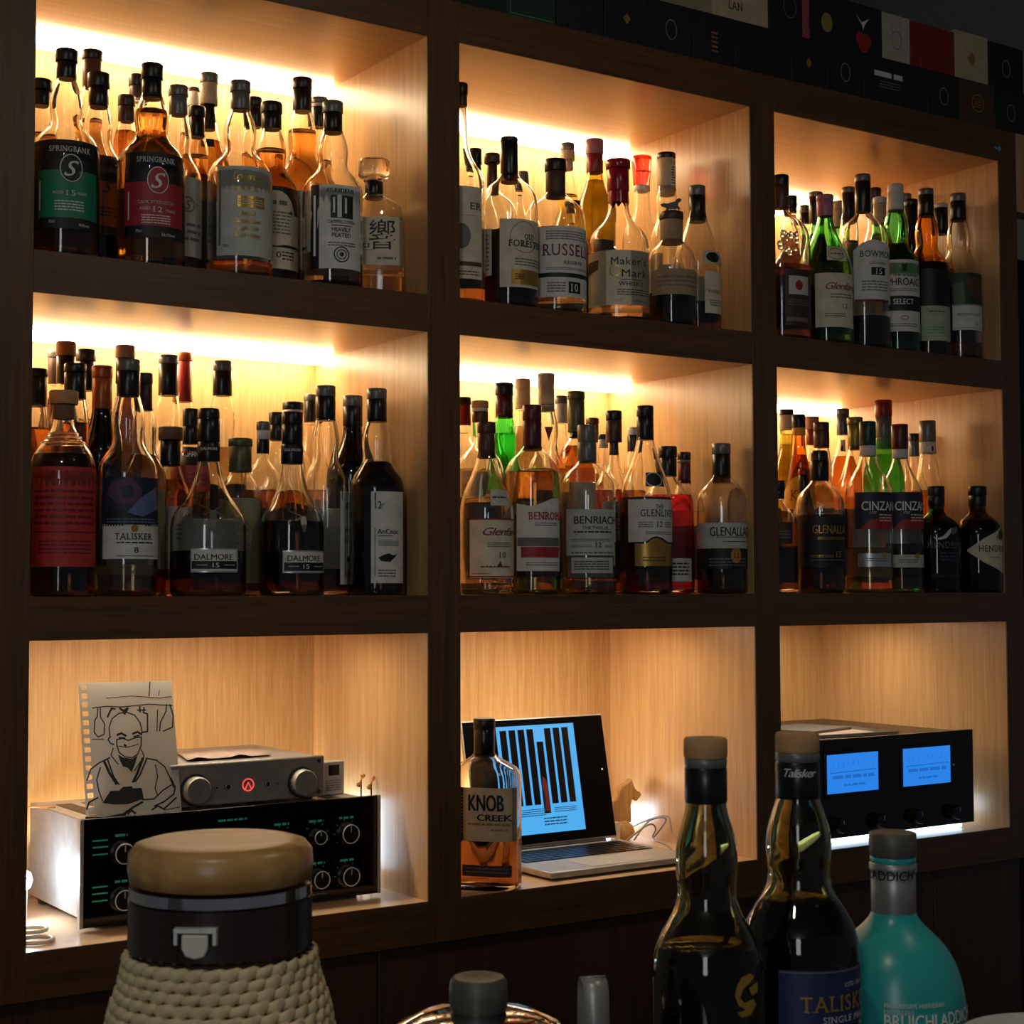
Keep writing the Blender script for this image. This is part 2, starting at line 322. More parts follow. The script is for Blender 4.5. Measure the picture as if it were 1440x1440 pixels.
def bottle(o):
    H, R = o['H'], o['R']; caps = o['cap']; rn = min(caps[-1][2]*.92, R*.9)
    ex = o.get('e', 2); ry = o.get('ry', 1)
    root = empty(o['name'], o['p'], o['th'], o['t'], 'bottle', GROUPS[o['n']])
    pts = PROF[o['prof']]; f = profile_fn(pts, H, R, rn)
    ztop = H-.004 if len(caps) < 3 else H-.006
    if o['prof'] == 'flask': ztop = caps[1][0]+.004
    prof = smooth_profile(f, H, ztop, pts)
    def ring(r, n):
        b = min(1, max(0, (r-rn)/(R-rn))); e = 2+(ex-2)*b; yy = 1+(ry-1)*b; vs = []
        for i in range(n):
            a = 2*PI*(i+.5)/n; c, s = math.cos(a), math.sin(a)
            vs.append((r*math.copysign(abs(c)**(2/e), c), r*yy*math.copysign(abs(s)**(2/e), s)))
        return vs
    n = 32 if ex == 2 else 40
    if o['n'] == 40: n = 64
    def shell(rows, mat, mb, flip=False, cap0=True, cap1=True):
        vs = []; fs = []
        for z, r in rows: vs += [(x, y, z) for x, y in ring(r, n)]
        for k in range(len(rows)-1):
            for i in range(n):
                j = (i+1) % n; q = (k*n+i, k*n+j, (k+1)*n+j, (k+1)*n+i); fs.append(q[::-1] if flip else q)
        if cap0: q = tuple(range(n)); fs.append(q if flip else q[::-1])
        if cap1: q = tuple(range((len(rows)-1)*n, len(rows)*n)); fs.append(q[::-1] if flip else q)
        mb.add(vs, fs, mat)
    mb = MB(); shell(prof, o['g'], mb)
    t = .0028; solid = o['g'] in ('teal_glass',)
    inner = [(z, r-t) for z, r in prof if .006 < z < ztop-.003]
    inner = [(.007, inner[0][1]*.6), (.0085, inner[0][1]*.93)]+[q for q in inner if q[0] > .01]
    if not solid: shell(inner, o['g'], mb, True)
    mb.obj('glass_body', root, 50)
    qn, qz = o['q']
    if qn != 'none' and o['g'] != 'dark':
        rows = [(z, r+.0004) for z, r in inner if z < qz-.001]
        rr = f(min(qz, ztop))-t+.0004
        rows = [(.0068, rows[0][1])]+rows[1:]+[(qz-.0004, rr), (qz, rr*.97)]
        if len(rows) > 3:
            mb = MB(); shell(rows, 'liq_'+qn, mb); mb.obj('liquid', root, 50)
    zt = H; first = True
    for ci, (zb, mt, r) in enumerate(caps):
        mb = MB(); h = zt-zb; bv = min(.0012, h*.25)
        if o.get('flare') and first: pr = [(zb, r*.78), (zb+bv, r*.8), (zt-.004, r), (zt, r*.97), (zt+.0001, r*.8)]
        else: pr = [(zb, r*.97), (zb+bv, r), (zb+h*.5, r), (zt-bv, r), (zt, r-bv), (zt, r*.8)]
        if mt == 'red_wax' and ci == 2:      # wax drips down the neck
            vs = []; fs = []; nn = 28; rw = random.Random(3)
            dr = [rw.uniform(0, .012) if i % 3 else rw.uniform(.006, .02) for i in range(nn)]
            for row in range(3):
                for i in range(nn):
                    a = 2*PI*i/nn; z = [zt, zb+.004, zb+.006-dr[i]][row]; q = max(r, f(z)+.0015) if row < 2 else f(z)+.001
                    vs.append((q*math.cos(a), q*math.sin(a), z))
            for row in range(2):
                for i in range(nn): j = (i+1) % nn; fs.append((row*nn+i, (row+1)*nn+i, (row+1)*nn+j, row*nn+j))
            mb.add(vs, fs, mt)
        else: mb.lathe(pr, mt, 40 if o['n'] == 40 else 24)
        mb.obj('cap' if first else ('capsule' if ci == 1 else 'neck_band'), root, 45)
        zt = zb+.0002; first = False
    def P(u, v, e):
        if ex > 2.5:
            x = max(-R*.999, min(R*.999, u)); return Vector((x, -(R*ry)*(1-abs(x/R)**ex)**(1/ex)-e, v))
        a = u/R; r = f(v); zt_ = H
        for zb_, _m, rc in caps:
            if zb_-.0005 <= v <= zt_: r = max(r, rc)
            zt_ = zb_
        r += e; return Vector((r*math.sin(a), -r*math.cos(a), v))
    for l in o['labs']:
        lp = root
        if l['c'] not in ('clear_film', 'black_glass_film'):
            mb = MB(); u0, u1 = l['u0'], l['u1']; nu = max(4, int((u1-u0)/.004)); vs = []
            def lerp(poly, u, d):
                if not poly: return d
                if u <= poly[0][0]: return poly[0][1]
                for (a, b), (c, e2) in zip(poly, poly[1:]):
                    if a <= u <= c: return b+(e2-b)*(u-a)/(c-a)
                return poly[-1][1]
            for i in range(nu+1):
                u = u0+(u1-u0)*i/nu; za = lerp(l.get('bot'), u, l['z0']); zb = lerp(l.get('top'), u, l['z1'])
                for k in range(4): vs.append(P(u, za+(zb-za)*k/3, .0003))
            mb.add(vs, [(4*i+k, 4*i+4+k, 4*i+5+k, 4*i+1+k) for i in range(nu) for k in range(3)], l['c'])
            lp = mb.obj('paper_label', root, 60)
        if l['pr']:
            mb = MB(); draw_prints(mb, l['pr'], P, .005); mb.obj('lettering', lp, 0)
    if o['n'] < 30 and o['g'] != 'dark':          # back label, and a front one where the row in front hides it
        hs = int(o['p'][0]*7919+o['H']*3571)
        zs = [('back_label', PI, .85, .10, .42, ('cream_paper', 'grey_paper', 'brown_paper')[hs % 3])]
        if not o['labs']: zs.append(('paper_label', 0, 1.15, .12, .47, ('cream_paper', 'black_paper', 'brown_paper', 'olive_paper', 'grey_paper', 'navy_paper')[hs % 6]))
        for nm, a0, ha, f0, f1, mt in zs:
            mb = MB(); vs = []; nu = 14
            for i in range(nu+1):
                a = a0+ha*(2*i/nu-1)
                for z in (H*f0, H*f1): r = f(z)+.0003; vs.append((r*math.sin(a), -r*math.cos(a), z))
            if ex == 2: mb.add(vs, [(2*i, 2*i+2, 2*i+3, 2*i+1) for i in range(nu)], mt); mb.obj(nm, root, 60)
    if 'stag' in o:
        u0, z0 = o['stag']; mb = MB(); k = .0011*R/.05
        def st(x, y): return P(u0+x*k, z0+y*k, .0012)
        def bar(pts, w):
            for (x0, y0), (x1, y1) in zip(pts, pts[1:]):
                d = Vector((x1-x0, y1-y0)).normalized(); nx, ny = -d.y*w, d.x*w
                mb.add([st(x0+nx, y0+ny), st(x0-nx, y0-ny), st(x1-nx, y1-ny), st(x1+nx, y1+ny)], [(0, 1, 2, 3)], 'pewter')
        mb.add([st(*q) for q in ((-5, 4), (5, 4), (4, -8), (2, -18), (-2, -18), (-4, -8))], [(5, 4, 3, 2), (0, 5, 2, 1)], 'pewter')
        for s in (-1, 1):
            bar([(s*3, 4), (s*12, 8), (s*22, 12), (s*30, 22)], 1.1); bar([(s*12, 8), (s*14, 18)], .9); bar([(s*20, 11), (s*20, 22)], .9); bar([(s*26, 16), (s*34, 16)], .8); bar([(s*4, 2), (s*12, -2)], 1.2)
        mb.obj('stag_crest', root, 0)['label'] = 'pewter stag head with antlers'
    if o.get('horse'):
        mb = MB(); S = .00021*5
        hp = [(-18, 8), (-12, 10), (-6, 9), (0, 11), (6, 12), (9, 16), (13, 18), (17, 15), (15, 12), (12, 11), (11, 5), (15, 1), (12, -3), (9, 1), (6, -1), (2, 0), (-3, 0), (-6, -5), (-10, -3), (-8, 2), (-12, 4), (-16, 5)]
        M = Matrix.Translation((0, .002, H+.006)) @ Matrix.Rotation(PI/2, 4, 'X') @ Matrix.Scale(S, 4)
        mb.extrude(hp, 4, 'black_metal', M); mb.tube([(0, 0, H-.002), (0, 0, H+.010)], .0015, 'black_metal', 6)
        mb.obj('horse_figure', root, 0)['label'] = 'small dark galloping horse on the stopper'
    if o.get('emboss'):
        mb = MB(); rw = random.Random(5)
        for i in range(16):
            u = .012+rw.uniform(-.016, .016); z = H*.56+rw.uniform(-.02, .022); c = P(u, z, 0); r = rw.uniform(.004, .006)
            mb.lathe([(-r, r*.1), (-r*.7, r*.7), (0, r), (r*.7, r*.7), (r, r*.1)], 'clear_glass', 8, c.x, c.y, c.z)
        mb.obj('embossed_crest', root, 60)
    if o.get('rings'):
        mb = MB()
        for z in (H*.745, H*.77, H*.79):
            r = f(z)+.0012; mb.lathe([(z-.0018, r-.001), (z-.0008, r+.0006), (z+.0008, r+.0006), (z+.0018, r-.001)], 'clear_glass', 32, close=False)
        mb.obj('neck_rings', root, 60)
    return root
GROUPS = {11: 'bottles in the top left niche', 12: 'bottles in the top middle niche', 13: 'bottles in the top right niche', 21: 'bottles in the middle left niche', 22: 'bottles in the centre niche', 23: 'bottles in the middle right niche', 32: None, 40: 'bottles on the bar counter'}
# ------------------------------------------------------------------ structure
XS = [(0, .6), (.657, 1.257), (1.314, 1.914)]; ZS = [(0, .398), (.4545, .8525), (.909, 1.307)]; DEP = [.378, .415, .510]
FR = .064; ZB, ZT = -.062, 1.370; XL, XR = -.110, 1.966; CAV = .045
unit = empty('wall_shelf_unit', (0, 0, 0), 0, 'oak wall shelving unit of nine lit niches', 'shelving')
for a, b in ((XL, 0), (.6, .657), (1.257, 1.314), (1.914, XR)):
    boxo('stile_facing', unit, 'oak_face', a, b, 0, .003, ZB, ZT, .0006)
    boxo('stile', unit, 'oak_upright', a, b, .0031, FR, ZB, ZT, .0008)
    boxo('side_panel', unit, 'oak_upright', a+.0012 if a > 0 else a, b-.0012 if b < XR else b, FR+.0006, .56, ZB, ZT)
for c, (x0, x1) in enumerate(XS):
    for z0, z1 in ((ZB, 0), (.398, .4545), (.8525, .909), (1.307, ZT)):
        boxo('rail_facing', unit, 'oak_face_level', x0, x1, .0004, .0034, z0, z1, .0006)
        boxo('rail', unit, 'oak_level', x0, x1, .0035, FR, z0, z1, .0008)
        boxo('shelf_board', unit, 'oak_level', x0-.0012, x1+.0012, FR+.0006, DEP[c]+CAV+.006, z0+.0008, z1-.0008)
    for r, (z0, z1) in enumerate(ZS):
        boxo('back_panel', unit, 'oak_back', x0-.0012, x1+.0012, DEP[c], DEP[c]+.012, z0, z1)
        b = MB()
        if r: b.box(x0+.004, x1-.004, DEP[c]-.080, DEP[c]-.016, z1-.009, z1-.0008, 'led_warm')
        else: b.box(x0+.06, x1-.10, DEP[c]-.225, DEP[c]-.195, z1-.0012, z1-.0002, 'led_down')
        b.obj('led_strip', unit, 0)['label'] = 'glowing warm light strip at the niche top'
seams = [-.11, -.07, .526, 1.122, 1.718, XR]
for a, b in zip(seams, seams[1:]):
    boxo('cabinet_door', unit, 'oak_dark', a+.0015, b-.0015, .022, .042, -.96, ZB-.004, .001)
boxo('plinth', unit, 'oak_dark', XL, XR, .06, .5, -1.0, ZB-.001)
b = MB(); b.extrude([(0, .004), (.010, .003), (.012, 0), (.020, .006), (.013, .013), (.011, .009), (0, .008)], .0006, 'sky_blue_mark', Matrix.Translation((1.903, -.0002, 1.325)) @ Matrix.Rotation(PI/2, 4, 'X'))  # thin pale blue arrow-shaped mark on the top rail
b.obj('blue_mark', unit, 0)['label'] = 'small pale blue mark on the top rail'
def struct(name, mat, *a): return tag(boxo(name, None, mat, *a), None, None, None, 'structure')
struct('wall_back', 'plaster', -3.2, 4.2, .57, .66, -1.0, 1.66)
struct('wall_right', 'oak_upright', XR+.001, 2.9, .0, .04, 1.212, 1.37)
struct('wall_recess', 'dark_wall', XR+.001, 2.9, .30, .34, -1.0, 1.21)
struct('ceiling', 'plaster', -3.2, 4.2, -4.6, .66, 1.66, 1.74)
struct('floor', 'floor_boards', -3.2, 4.2, -4.6, .66, -1.06, -1.0)
# ------------------------------------------------------------------ hi-fi in the bottom left niche
def front_disc(mb, x, y, z, r, d, mat, n=28, rim=None):      # a knob sticking out towards -Y
    M = Matrix.Translation((x, y, z)) @ Matrix.Rotation(PI/2, 4, 'X')
    mb.lathe([(0, r), (d*.8, r), (d, r*.9), (d, r*.6)], mat, n, M=M)
    if rim == 'steel': mb.lathe([(d-.0002, r*.99), (d+.0008, r*.98), (d+.0008, r*.88), (d-.0002, r*.87)], 'silver_ink', n, M=M, close=False)
    if rim: mb.lathe([(0, r*1.16), (d*.12, r*1.16), (d*.12, r*1.0)], rim, n, M=M)
def knob(parent, x, y, z, r, d, mat, rim=None):
    mb = MB(); front_disc(mb, x, y, z, r, d, mat, 28, rim)
    mb.box(x-.0008, x+.0008, y-d-.0006, y-d, z+r*.2, z+r*.8, 'grey_plastic'); return mb.obj('knob', parent, 40)
pre = empty('preamplifier', (0, 0, 0), 0, 'wide black preamplifier with green lettering in bottom left niche', 'amplifier')
boxo('chassis', pre, 'aluminium', .112, .553, .094, .345, .010, .146, .0015)
boxo('front_panel', pre, 'black_gloss', .100, .564, .085, .0935, .004, .151, .001)
boxo('side_trim', pre, 'aluminium', .0985, .1035, .0835, .0935, .004, .151); boxo('side_trim', pre, 'aluminium', .5605, .5655, .0835, .0935, .004, .151)
for x in (.13, .53):
    for y in (.12, .32):
        mb = MB(); mb.lathe([(.0, .012), (.010, .014)], 'black_cap', 16, x, y); mb.obj('foot', pre, 40)
b = MB()
for i in range(10): b.box(.135+.04*i, .160+.04*i, .13, .30, .1462, .1466, 'graphite')
b.obj('vent_slots', pre, 0)
for x, z, r in ((.157, .102, .0145), (.157, .039, .0145), (.457, .098, .0105), (.507, .099, .0145), (.459, .036, .0135), (.508, .036, .0145), (.215, .100, .0145), (.215, .038, .0145), (.40, .098, .0105), (.40, .036, .0135)):
    knob(pre, x, .085, z, r, .016, 'black_metal', 'steel')
PP = lambda u, v, e: Vector((u, .085-e, v))
def panel_mark(pr):
    b = MB(); draw_prints(b, pr, PP, .05); b.obj('panel_marking', pre, 0)
for z in (.102, .039):
    for k, dz in enumerate((.018, .009, -.001)): panel_mark([('P', [(.116, z+dz), (.138, z+dz), (.138, z+dz+.0022), (.116, z+dz+.0022)], 'teal_ink')])
    panel_mark([('S', .148, .166, z+.022, z+.0255, 1, 'teal_ink')])
for x, z in ((.507, .099), (.508, .036), (.457, .098), (.459, .036), (.40, .098), (.40, .036)):
    panel_mark([('S', x-.012, x+.012, z+.021, z+.0245, 1, 'teal_ink')])
    for a in range(-130, 140, 40):
        q = math.radians(a); s_, c_ = math.sin(q), math.cos(q); R1, R2 = .0185, .021
        panel_mark([('P', [(x+R1*s_-.0005*c_, z+R1*c_+.0005*s_), (x+R1*s_+.0005*c_, z+R1*c_-.0005*s_), (x+R2*s_+.0005*c_, z+R2*c_-.0005*s_), (x+R2*s_-.0005*c_, z+R2*c_+.0005*s_)], 'teal_ink')])
panel_mark([('S', .30, .345, .132, .135, 1, 'teal_ink')]); panel_mark([('S', .44, .475, .012, .014, 1, 'grey_ink')])
amp = empty('stereo_amplifier', (0, 0, .1475), 0, 'compact silver amplifier with red logo on the black preamplifier', 'amplifier')
boxo('case', amp, 'amp_silver', .242, .486, .125, .360, .006, .064, .004)
boxo('front_plate', amp, 'amp_silver', .240, .488, .118, .1245, .004, .066, .003)
for x in (.26, .468):
    for y in (.14, .34):
        mb = MB(); mb.lathe([(.0002, .010), (.006, .011)], 'black_cap', 14, x, y); mb.obj('foot', amp, 40)
for x in (.279, .449):
    mb = MB(); front_disc(mb, x, .118, .028, .020, .016, 'amp_silver', 36, 'graphite'); mb.obj('knob', amp, 40)
for x, r in ((.330, .0045), (.312, .0022), (.393, .0042), (.410, .002)):
    mb = MB(); front_disc(mb, x, .118, .029, r, .002, 'black_cap', 14, 'steel'); mb.obj('socket', amp, 40)
b = MB(); PP = lambda u, v, e: Vector((u, .118-e, v))
pr = [('O', .362, .030, .0095, .0095, 'logo_red', .0017), ('P', [(.356, .023), (.3615, .034), (.3628, .034), (.358, .023)], 'logo_red'), ('P', [(.3665, .023), (.3615, .034), (.3628, .034), (.3685, .023)], 'logo_red')]
draw_prints(b, pr, PP, .05); b.obj('glowing_logo', amp, 0)['label'] = 'red glowing ring logo'
b = MB()
for x, z in ((.478, .058), (.478, .012)):
    front_disc(b, x, .118, z, .003, .001, 'graphite', 12)
b.obj('screw', amp, 40)
# leaflet on the silver amplifier
lf = MB(); nx = 8; vs = []
for i in range(nx+1):
    for j in range(3): vs.append((.285+.135*i/nx+.03*(j/2), .16+.12*j/2, .2143+.0035*max(0, math.sin(i*1.6+j))*(1 if j == 0 else .3)))
lf.add(vs, [(3*i+j, 3*i+3+j, 3*i+4+j, 3*i+1+j) for i in range(nx) for j in range(2)], 'leaflet_paper')
o = lf.obj('leaflet', None, 60); so = o.modifiers.new('thick', 'SOLIDIFY'); so.thickness = .0006; so.offset = 1
tag(o, 'curled paper leaflet lying on the silver amplifier', 'leaflet')
# remote
rem = empty('remote_control', (.524, .165, .1468), 0, 'small pale remote control standing beside the silver amplifier', 'remote')
boxo('body', rem, 'grey_plastic', -.0195, .0195, -.006, .008, 0, .052, .002); boxo('display', rem, 'black_gloss', -.008, .010, -.0068, -.006, .030, .046)
b = MB(); PP = lambda u, v, e: Vector((u, -.006-e, v)); draw_prints(b, [('S', -.013, .013, .006, .024, 5, 'grey_ink')], PP, .05); b.obj('buttons', rem, 0)
# little sprung stands at the right of the preamplifier (terminal posts with spade leads)
for i, (x, y, z) in enumerate(((.568, .150, .168), (.586, .150, .163))):
    t = empty('speaker_lead_post', (x, y, .0), 0, ('left' if i == 0 else 'right')+' of two thin brass stemmed lead posts behind the preamplifier', 'lead', 'lead posts behind the preamplifier')
    z0 = .0
    mb = MB(); mb.tube([(0, 0, z0), (0, 0, z)], .0012, 'graphite', 6); mb.obj('stem', t, 40)
    mb = MB(); mb.tube([(-.010, -.012, z-.006), (0, 0, z), (.008, .006, z+.005)], .0015, 'copper_ink', 6); mb.obj('arm', t, 40)
    for dx, dz, r in ((-.010, -.006, .004), (.008, .005, .004)):
        mb = MB(); mb.lathe([(-r, r*.2), (-r*.6, r*.8), (0, r), (r*.6, r*.8), (r, r*.2)], 'copper_ink', 12, dx, dx*1.1, z+dz); mb.obj('ball_end', t, 60)
# drawing on torn spiral paper
PB = Vector((.113, .101, .1495)); PR = Vector((.139, 0, -.002)); PU = Vector((.005, .053, .184)); PN = PR.cross(PU).normalized()
def PD(u, v, e): return PB+PR*u+PU*v+PN*e
sk = empty('ink_drawing', (0, 0, 0), 0, 'ink drawing of a masked barman on torn spiral-bound paper', 'drawing')
b = MB(); b.add([PD(.085, 0, 0), PD(1, 0, 0), PD(1, 1, 0), PD(.085, 1, 0)], [(0, 1, 2, 3)], 'thin_sheet')
b.add([PD(0, v, 0) if k == 0 else PD(.025, v, 0) for v in (0, 1) for k in (0, 1)], [(0, 1, 3, 2)], 'thin_sheet')
nh = 15
for i in range(nh+1):
    v0 = 0 if i == 0 else (i-.5+.28)/nh; v1 = 1 if i == nh else (i+.5-.28)/nh
    b.add([PD(.025, v0, 0), PD(.085, v0, 0), PD(.085, v1, 0), PD(.025, v1, 0)], [(0, 1, 2, 3)], 'thin_sheet')
o = b.obj('paper_sheet', sk, 0); so = o.modifiers.new('thick', 'SOLIDIFY'); so.thickness = .0004; so.offset = -1
def uvp(x, y):      # sketch coordinates -> sheet
    v = 1-(y-235)/575.; return ((x-328-42*(1-v))/(421-25*(1-v)), v)
ST = [([(465,470),(463,430),(475,395),(505,372),(540,368),(575,382),(598,415),(606,455),(600,470)],2.2),([(510,350),(525,362),(545,352),(530,375)],4),([(497,465),(515,458),(535,470)],4),([(565,462),(585,455),(603,465)],4),
 ([(505,477),(530,479)],3),([(570,475),(592,471)],3),([(495,485),(520,480),(545,490),(575,480),(602,478),(600,515),(585,550),(560,565),(530,560),(505,540),(495,510),(495,485)],2.4),([(500,512),(540,520),(590,508)],1.6),([(528,508),(534,514)],4),
 ([(468,470),(458,482),(468,500),(482,505)],2.6),([(465,560),(420,580),(385,605),(370,650)],2.6),([(620,570),(665,580),(700,610),(720,655),(735,700)],2.6),([(480,520),(470,550),(500,590)],2),([(600,530),(612,560),(570,620)],2),
 ([(440,572),(462,622),(492,672)],5),([(455,566),(480,640),(503,676)],3),([(606,570),(578,640),(562,668)],5),([(622,575),(592,640),(572,668)],3),
 ([(425,600),(410,650),(420,700),(435,740)],2.4),([(660,600),(668,650),(655,700),(665,730)],2.2),([(370,770),(380,742),(415,725)],3),([(368,805),(440,812),(520,800),(560,775),(600,755)],4),([(600,745),(650,745),(690,710),(725,690)],2.6),
 ([(650,775),(690,760),(735,730),(742,700),(725,660)],3),([(640,790),(665,775),(690,790),(715,770),(745,745)],3.2),([(540,800),(552,785),(570,800)],4),([(520,808),(535,790)],5),([(690,795),(725,790),(760,785)],1.6),
 ([(390,345),(450,340),(520,345),(640,336),(745,345)],2),([(390,480),(440,480)],1.6),([(413,345),(412,380),(400,400),(398,450),(415,470),(440,460),(443,415),(425,385),(424,345)],2.2),([(478,348),(468,360),(456,386)],3.5),([(470,350),(490,352)],3),
 ([(598,345),(600,370)],3),([(618,350),(614,372),(632,378),(630,455),(606,458)],3),([(588,360),(625,362)],2.5),([(720,340),(716,370),(688,420),(684,455)],2.4),([(735,340),(748,390),(742,440),(700,456)],2.6),([(678,360),(672,455)],2),([(648,238),(642,300)],2.2),([(450,305),(560,298),(690,310),(745,305)],1.4),([(690,275),(686,300)],1.4)]
b = MB()
for pts, w in ST:
    q = [uvp(*p) for p in pts]; W_ = w*.00038
    for (u0, v0), (u1, v1) in zip(q, q[1:]):
        d = Vector(((u1-u0)*.139, (v1-v0)*.19)); L = d.length or 1e-6; nx, ny = -d.y/L*W_/.139, d.x/L*W_/.19
        ex, ey = d.x/L*W_*.6/.139, d.y/L*W_*.6/.19
        b.add([PD(u0+nx-ex, v0+ny-ey, .0003), PD(u0-nx-ex, v0-ny-ey, .0003), PD(u1-nx+ex, v1-ny+ey, .0003), PD(u1+nx+ex, v1+ny+ey, .0003)], [(0, 1, 2, 3)], 'black_ink')
draw_prints(b, [('P', [uvp(*p) for p in ((500,548),(520,562),(560,570),(584,555),(572,592),(556,626),(540,606),(520,600),(506,572))], 'black_ink'), ('P', [uvp(*p) for p in ((470,695),(500,702),(520,686),(560,686),(598,696),(606,742),(540,760),(480,758),(434,748))], 'black_ink'),
  ('P', [uvp(*p) for p in ((455,682),(500,676),(500,700),(458,700))], 'drawing_paper'), ('P', [uvp(*p) for p in ((555,672),(592,668),(590,695),(560,695))], 'drawing_paper')], PD, 1)
b.obj('ink_lines', sk, 0)
# cables, rings and the cool lamp at the left
def cable(name, pts, r, mat, label, cat='cable', group=None):
    P = [Vector(p) for p in pts]; out = []
    for i in range(len(P)-1):
        p0, p1, p2, p3 = P[max(0, i-1)], P[i], P[i+1], P[min(len(P)-1, i+2)]
        for k in range(8):
            t = k/8; out.append(.5*((2*p1)+(p2-p0)*t+(2*p0-5*p1+4*p2-p3)*t*t+(3*p1-p0-3*p2+p3)*t**3))
    out.append(P[-1]); mb = MB(); mb.tube(out, r, mat, 8); return tag(mb.obj(name, None, 60), label, cat, group)
cable('speaker_cable', [(.035, .36, .02), (.05, .30, .11), (.075, .25, .15), (.10, .24, .151), (.118, .25, .1495)], .0016, 'copper_ink', 'thin copper wire arching over the black preamplifier corner')
cable('power_cable', [(.02, .365, .003), (.03, .33, .05), (.06, .30, .09), (.085, .32, .07), (.10, .34, .03)], .0035, 'cable_black', 'dark cable behind the left side of the preamplifier')
lamp = empty('spot_lamp', (.052, .19, .0), 0, 'small bright cool white lamp beside the preamplifier at left', 'lamp')
b = MB(); b.box(-.012, .012, .012, .03, 0, .052, 'pale_plastic'); b.obj('holder', lamp, 0)
b = MB(); b.lathe([(-.014, .004), (-.010, .011), (0, .014), (.010, .011), (.014, .004)], 'led_bulb', 20, 0, -.004, .060); b.obj('bulb', lamp, 60)
lamp = empty('strip_lamp', (.0, .0, .0), 0, 'cool white light bar against the right side of the preamplifier', 'lamp')
boxo('bar', lamp, 'pale_plastic', .556, .566, .165, .30, .0, .135); b = MB(); b.box(.566, .568, .17, .295, .02, .13, 'led_cool'); b.obj('diffuser', lamp, 0)
lamp = empty('strip_lamp', (0, 0, 0), 0, 'warm light bar hidden low behind the preamplifier', 'lamp')
boxo('bar', lamp, 'pale_plastic', .13, .54, .352, .372, .0, .085); b = MB(); b.box(.135, .535, .351, .373, .085, .09, 'led_low'); b.obj('diffuser', lamp, 0)
for i in range(2):
    mb = MB(); R0 = .022-.003*i; z = .0035+.0065*i; pts = [(R0*math.cos(2*PI*k/28), R0*.9*math.sin(2*PI*k/28), 0) for k in range(29)]
    mb.tube(pts, .003, 'pale_plastic', 8); o = mb.obj('cable_coil', None, 60, (.030+.006*i, .055+.035*i, z)); tag(o, ('front' if i == 0 else 'rear')+' small coiled pale ring at the left end of bottom shelf', 'coil', 'coils on the bottom shelf')
# ------------------------------------------------------------------ laptop niche
lap = empty('laptop', (0, 0, 0), 0, 'open silver laptop showing a blue page with black bars', 'laptop')
X0, X1, Y0, Y1 = .845, 1.152, .030, .250
b = MB(); b.box(X0, X1, Y0, Y1, .003, .0135, 'aluminium'); b.obj('base', lap, 30, None, .003)
b = MB(); b.box(X0+.09, X1-.09, Y0+.012, Y0+.085, .0135, .0139, 'grey_plastic'); b.obj('trackpad', lap, 0)
kb = boxo('keyboard_well', lap, 'graphite', X0+.018, X1-.018, Y0+.10, Y0+.205, .0134, .0137)
for r in range(6):
    n = 14; kw = (X1-X0-.040)/n; kh = .0165 if r < 5 else .009; y = Y0+.102+.0175*r
    x = X0+.020
    for k in range(n):
        w = kw; skip = False
        if r == 0 and 4 <= k <= 8:
            if k > 4: continue
            w = kw*5
        bb = MB(); bb.box(x+.0012, x+w-.0012, y, y+kh-.002, .0136, .0148, 'black_cap'); bb.obj('key', kb, 0); x += w
HZ = Matrix.Translation((0, Y1+.006, .014)) @ Matrix.Rotation(math.radians(-11.5), 4, 'X')
b = MB(); b.box(X0, X1, 0, .005, .002, .226, 'aluminium', HZ); b.obj('screen_lid', lap, 30, None, .003)
b = MB(); b.box(X0+.003, X1-.003, -.0006, .0002, .006, .223, 'bezel_black', HZ); sc = b.obj('screen_bezel', lap, 0)
mb = MB(); mb.tube([(X0+.03, Y1+.004, .012), (X1-.03, Y1+.004, .012)], .005, 'graphite', 10); mb.obj('hinge', lap, 40)
SC = lambda u, v, e: HZ @ Vector((u, -.0006-e, v))
b = MB(); XA, XB, ZA, ZB2 = .915, 1.083, .022, .212
draw_prints(b, [('P', [(XA, ZA), (XB, ZA), (XB, ZB2), (XA, ZB2)], 'screen_blue')], SC, 1); b.obj('screen_page', sc, 0)
pr = []; nb = 8; bw = (XB-XA-.016)/nb
for k in range(nb):
    x = XA+.006+bw*k; t, bt = ZB2-.007, .072
    if k == 4: t, bt = ZB2-.030, .056
    pr.append(('P', [(x+.001, bt), (x+bw-.004, bt), (x+bw-.004, t), (x+.001, t)], 'screen_bar'))
x = XA+.006+bw*4
pr += [('P', [(x+.003, .060), (x+bw-.005, .058), (x+bw-.005, .085), (x+bw-.006, .112), (x+.005, .122), (x+.002, .105), (x+.006, .085)], 'screen_red')]
pr += [('S', XA+.012, XA+.085, .052, .066, 4, 'screen_text'), ('S', XA+.105, XB-.015, .056, .066, 3, 'screen_text'), ('S', XA+.08, XA+.13, .034, .050, 3, 'screen_text')]
b = MB(); draw_prints(b, pr, lambda u, v, e: SC(u, v, e+.0003), 1); b.obj('page_graphics', sc, 0)
b = MB(); b.lathe([(0, .002), (.0008, .002)], 'white_ink', 10, M=HZ @ Matrix.Translation((X1-.016, -.0006, .125)) @ Matrix.Rotation(PI/2, 4, 'X')); b.obj('light_dot', sc, 0)
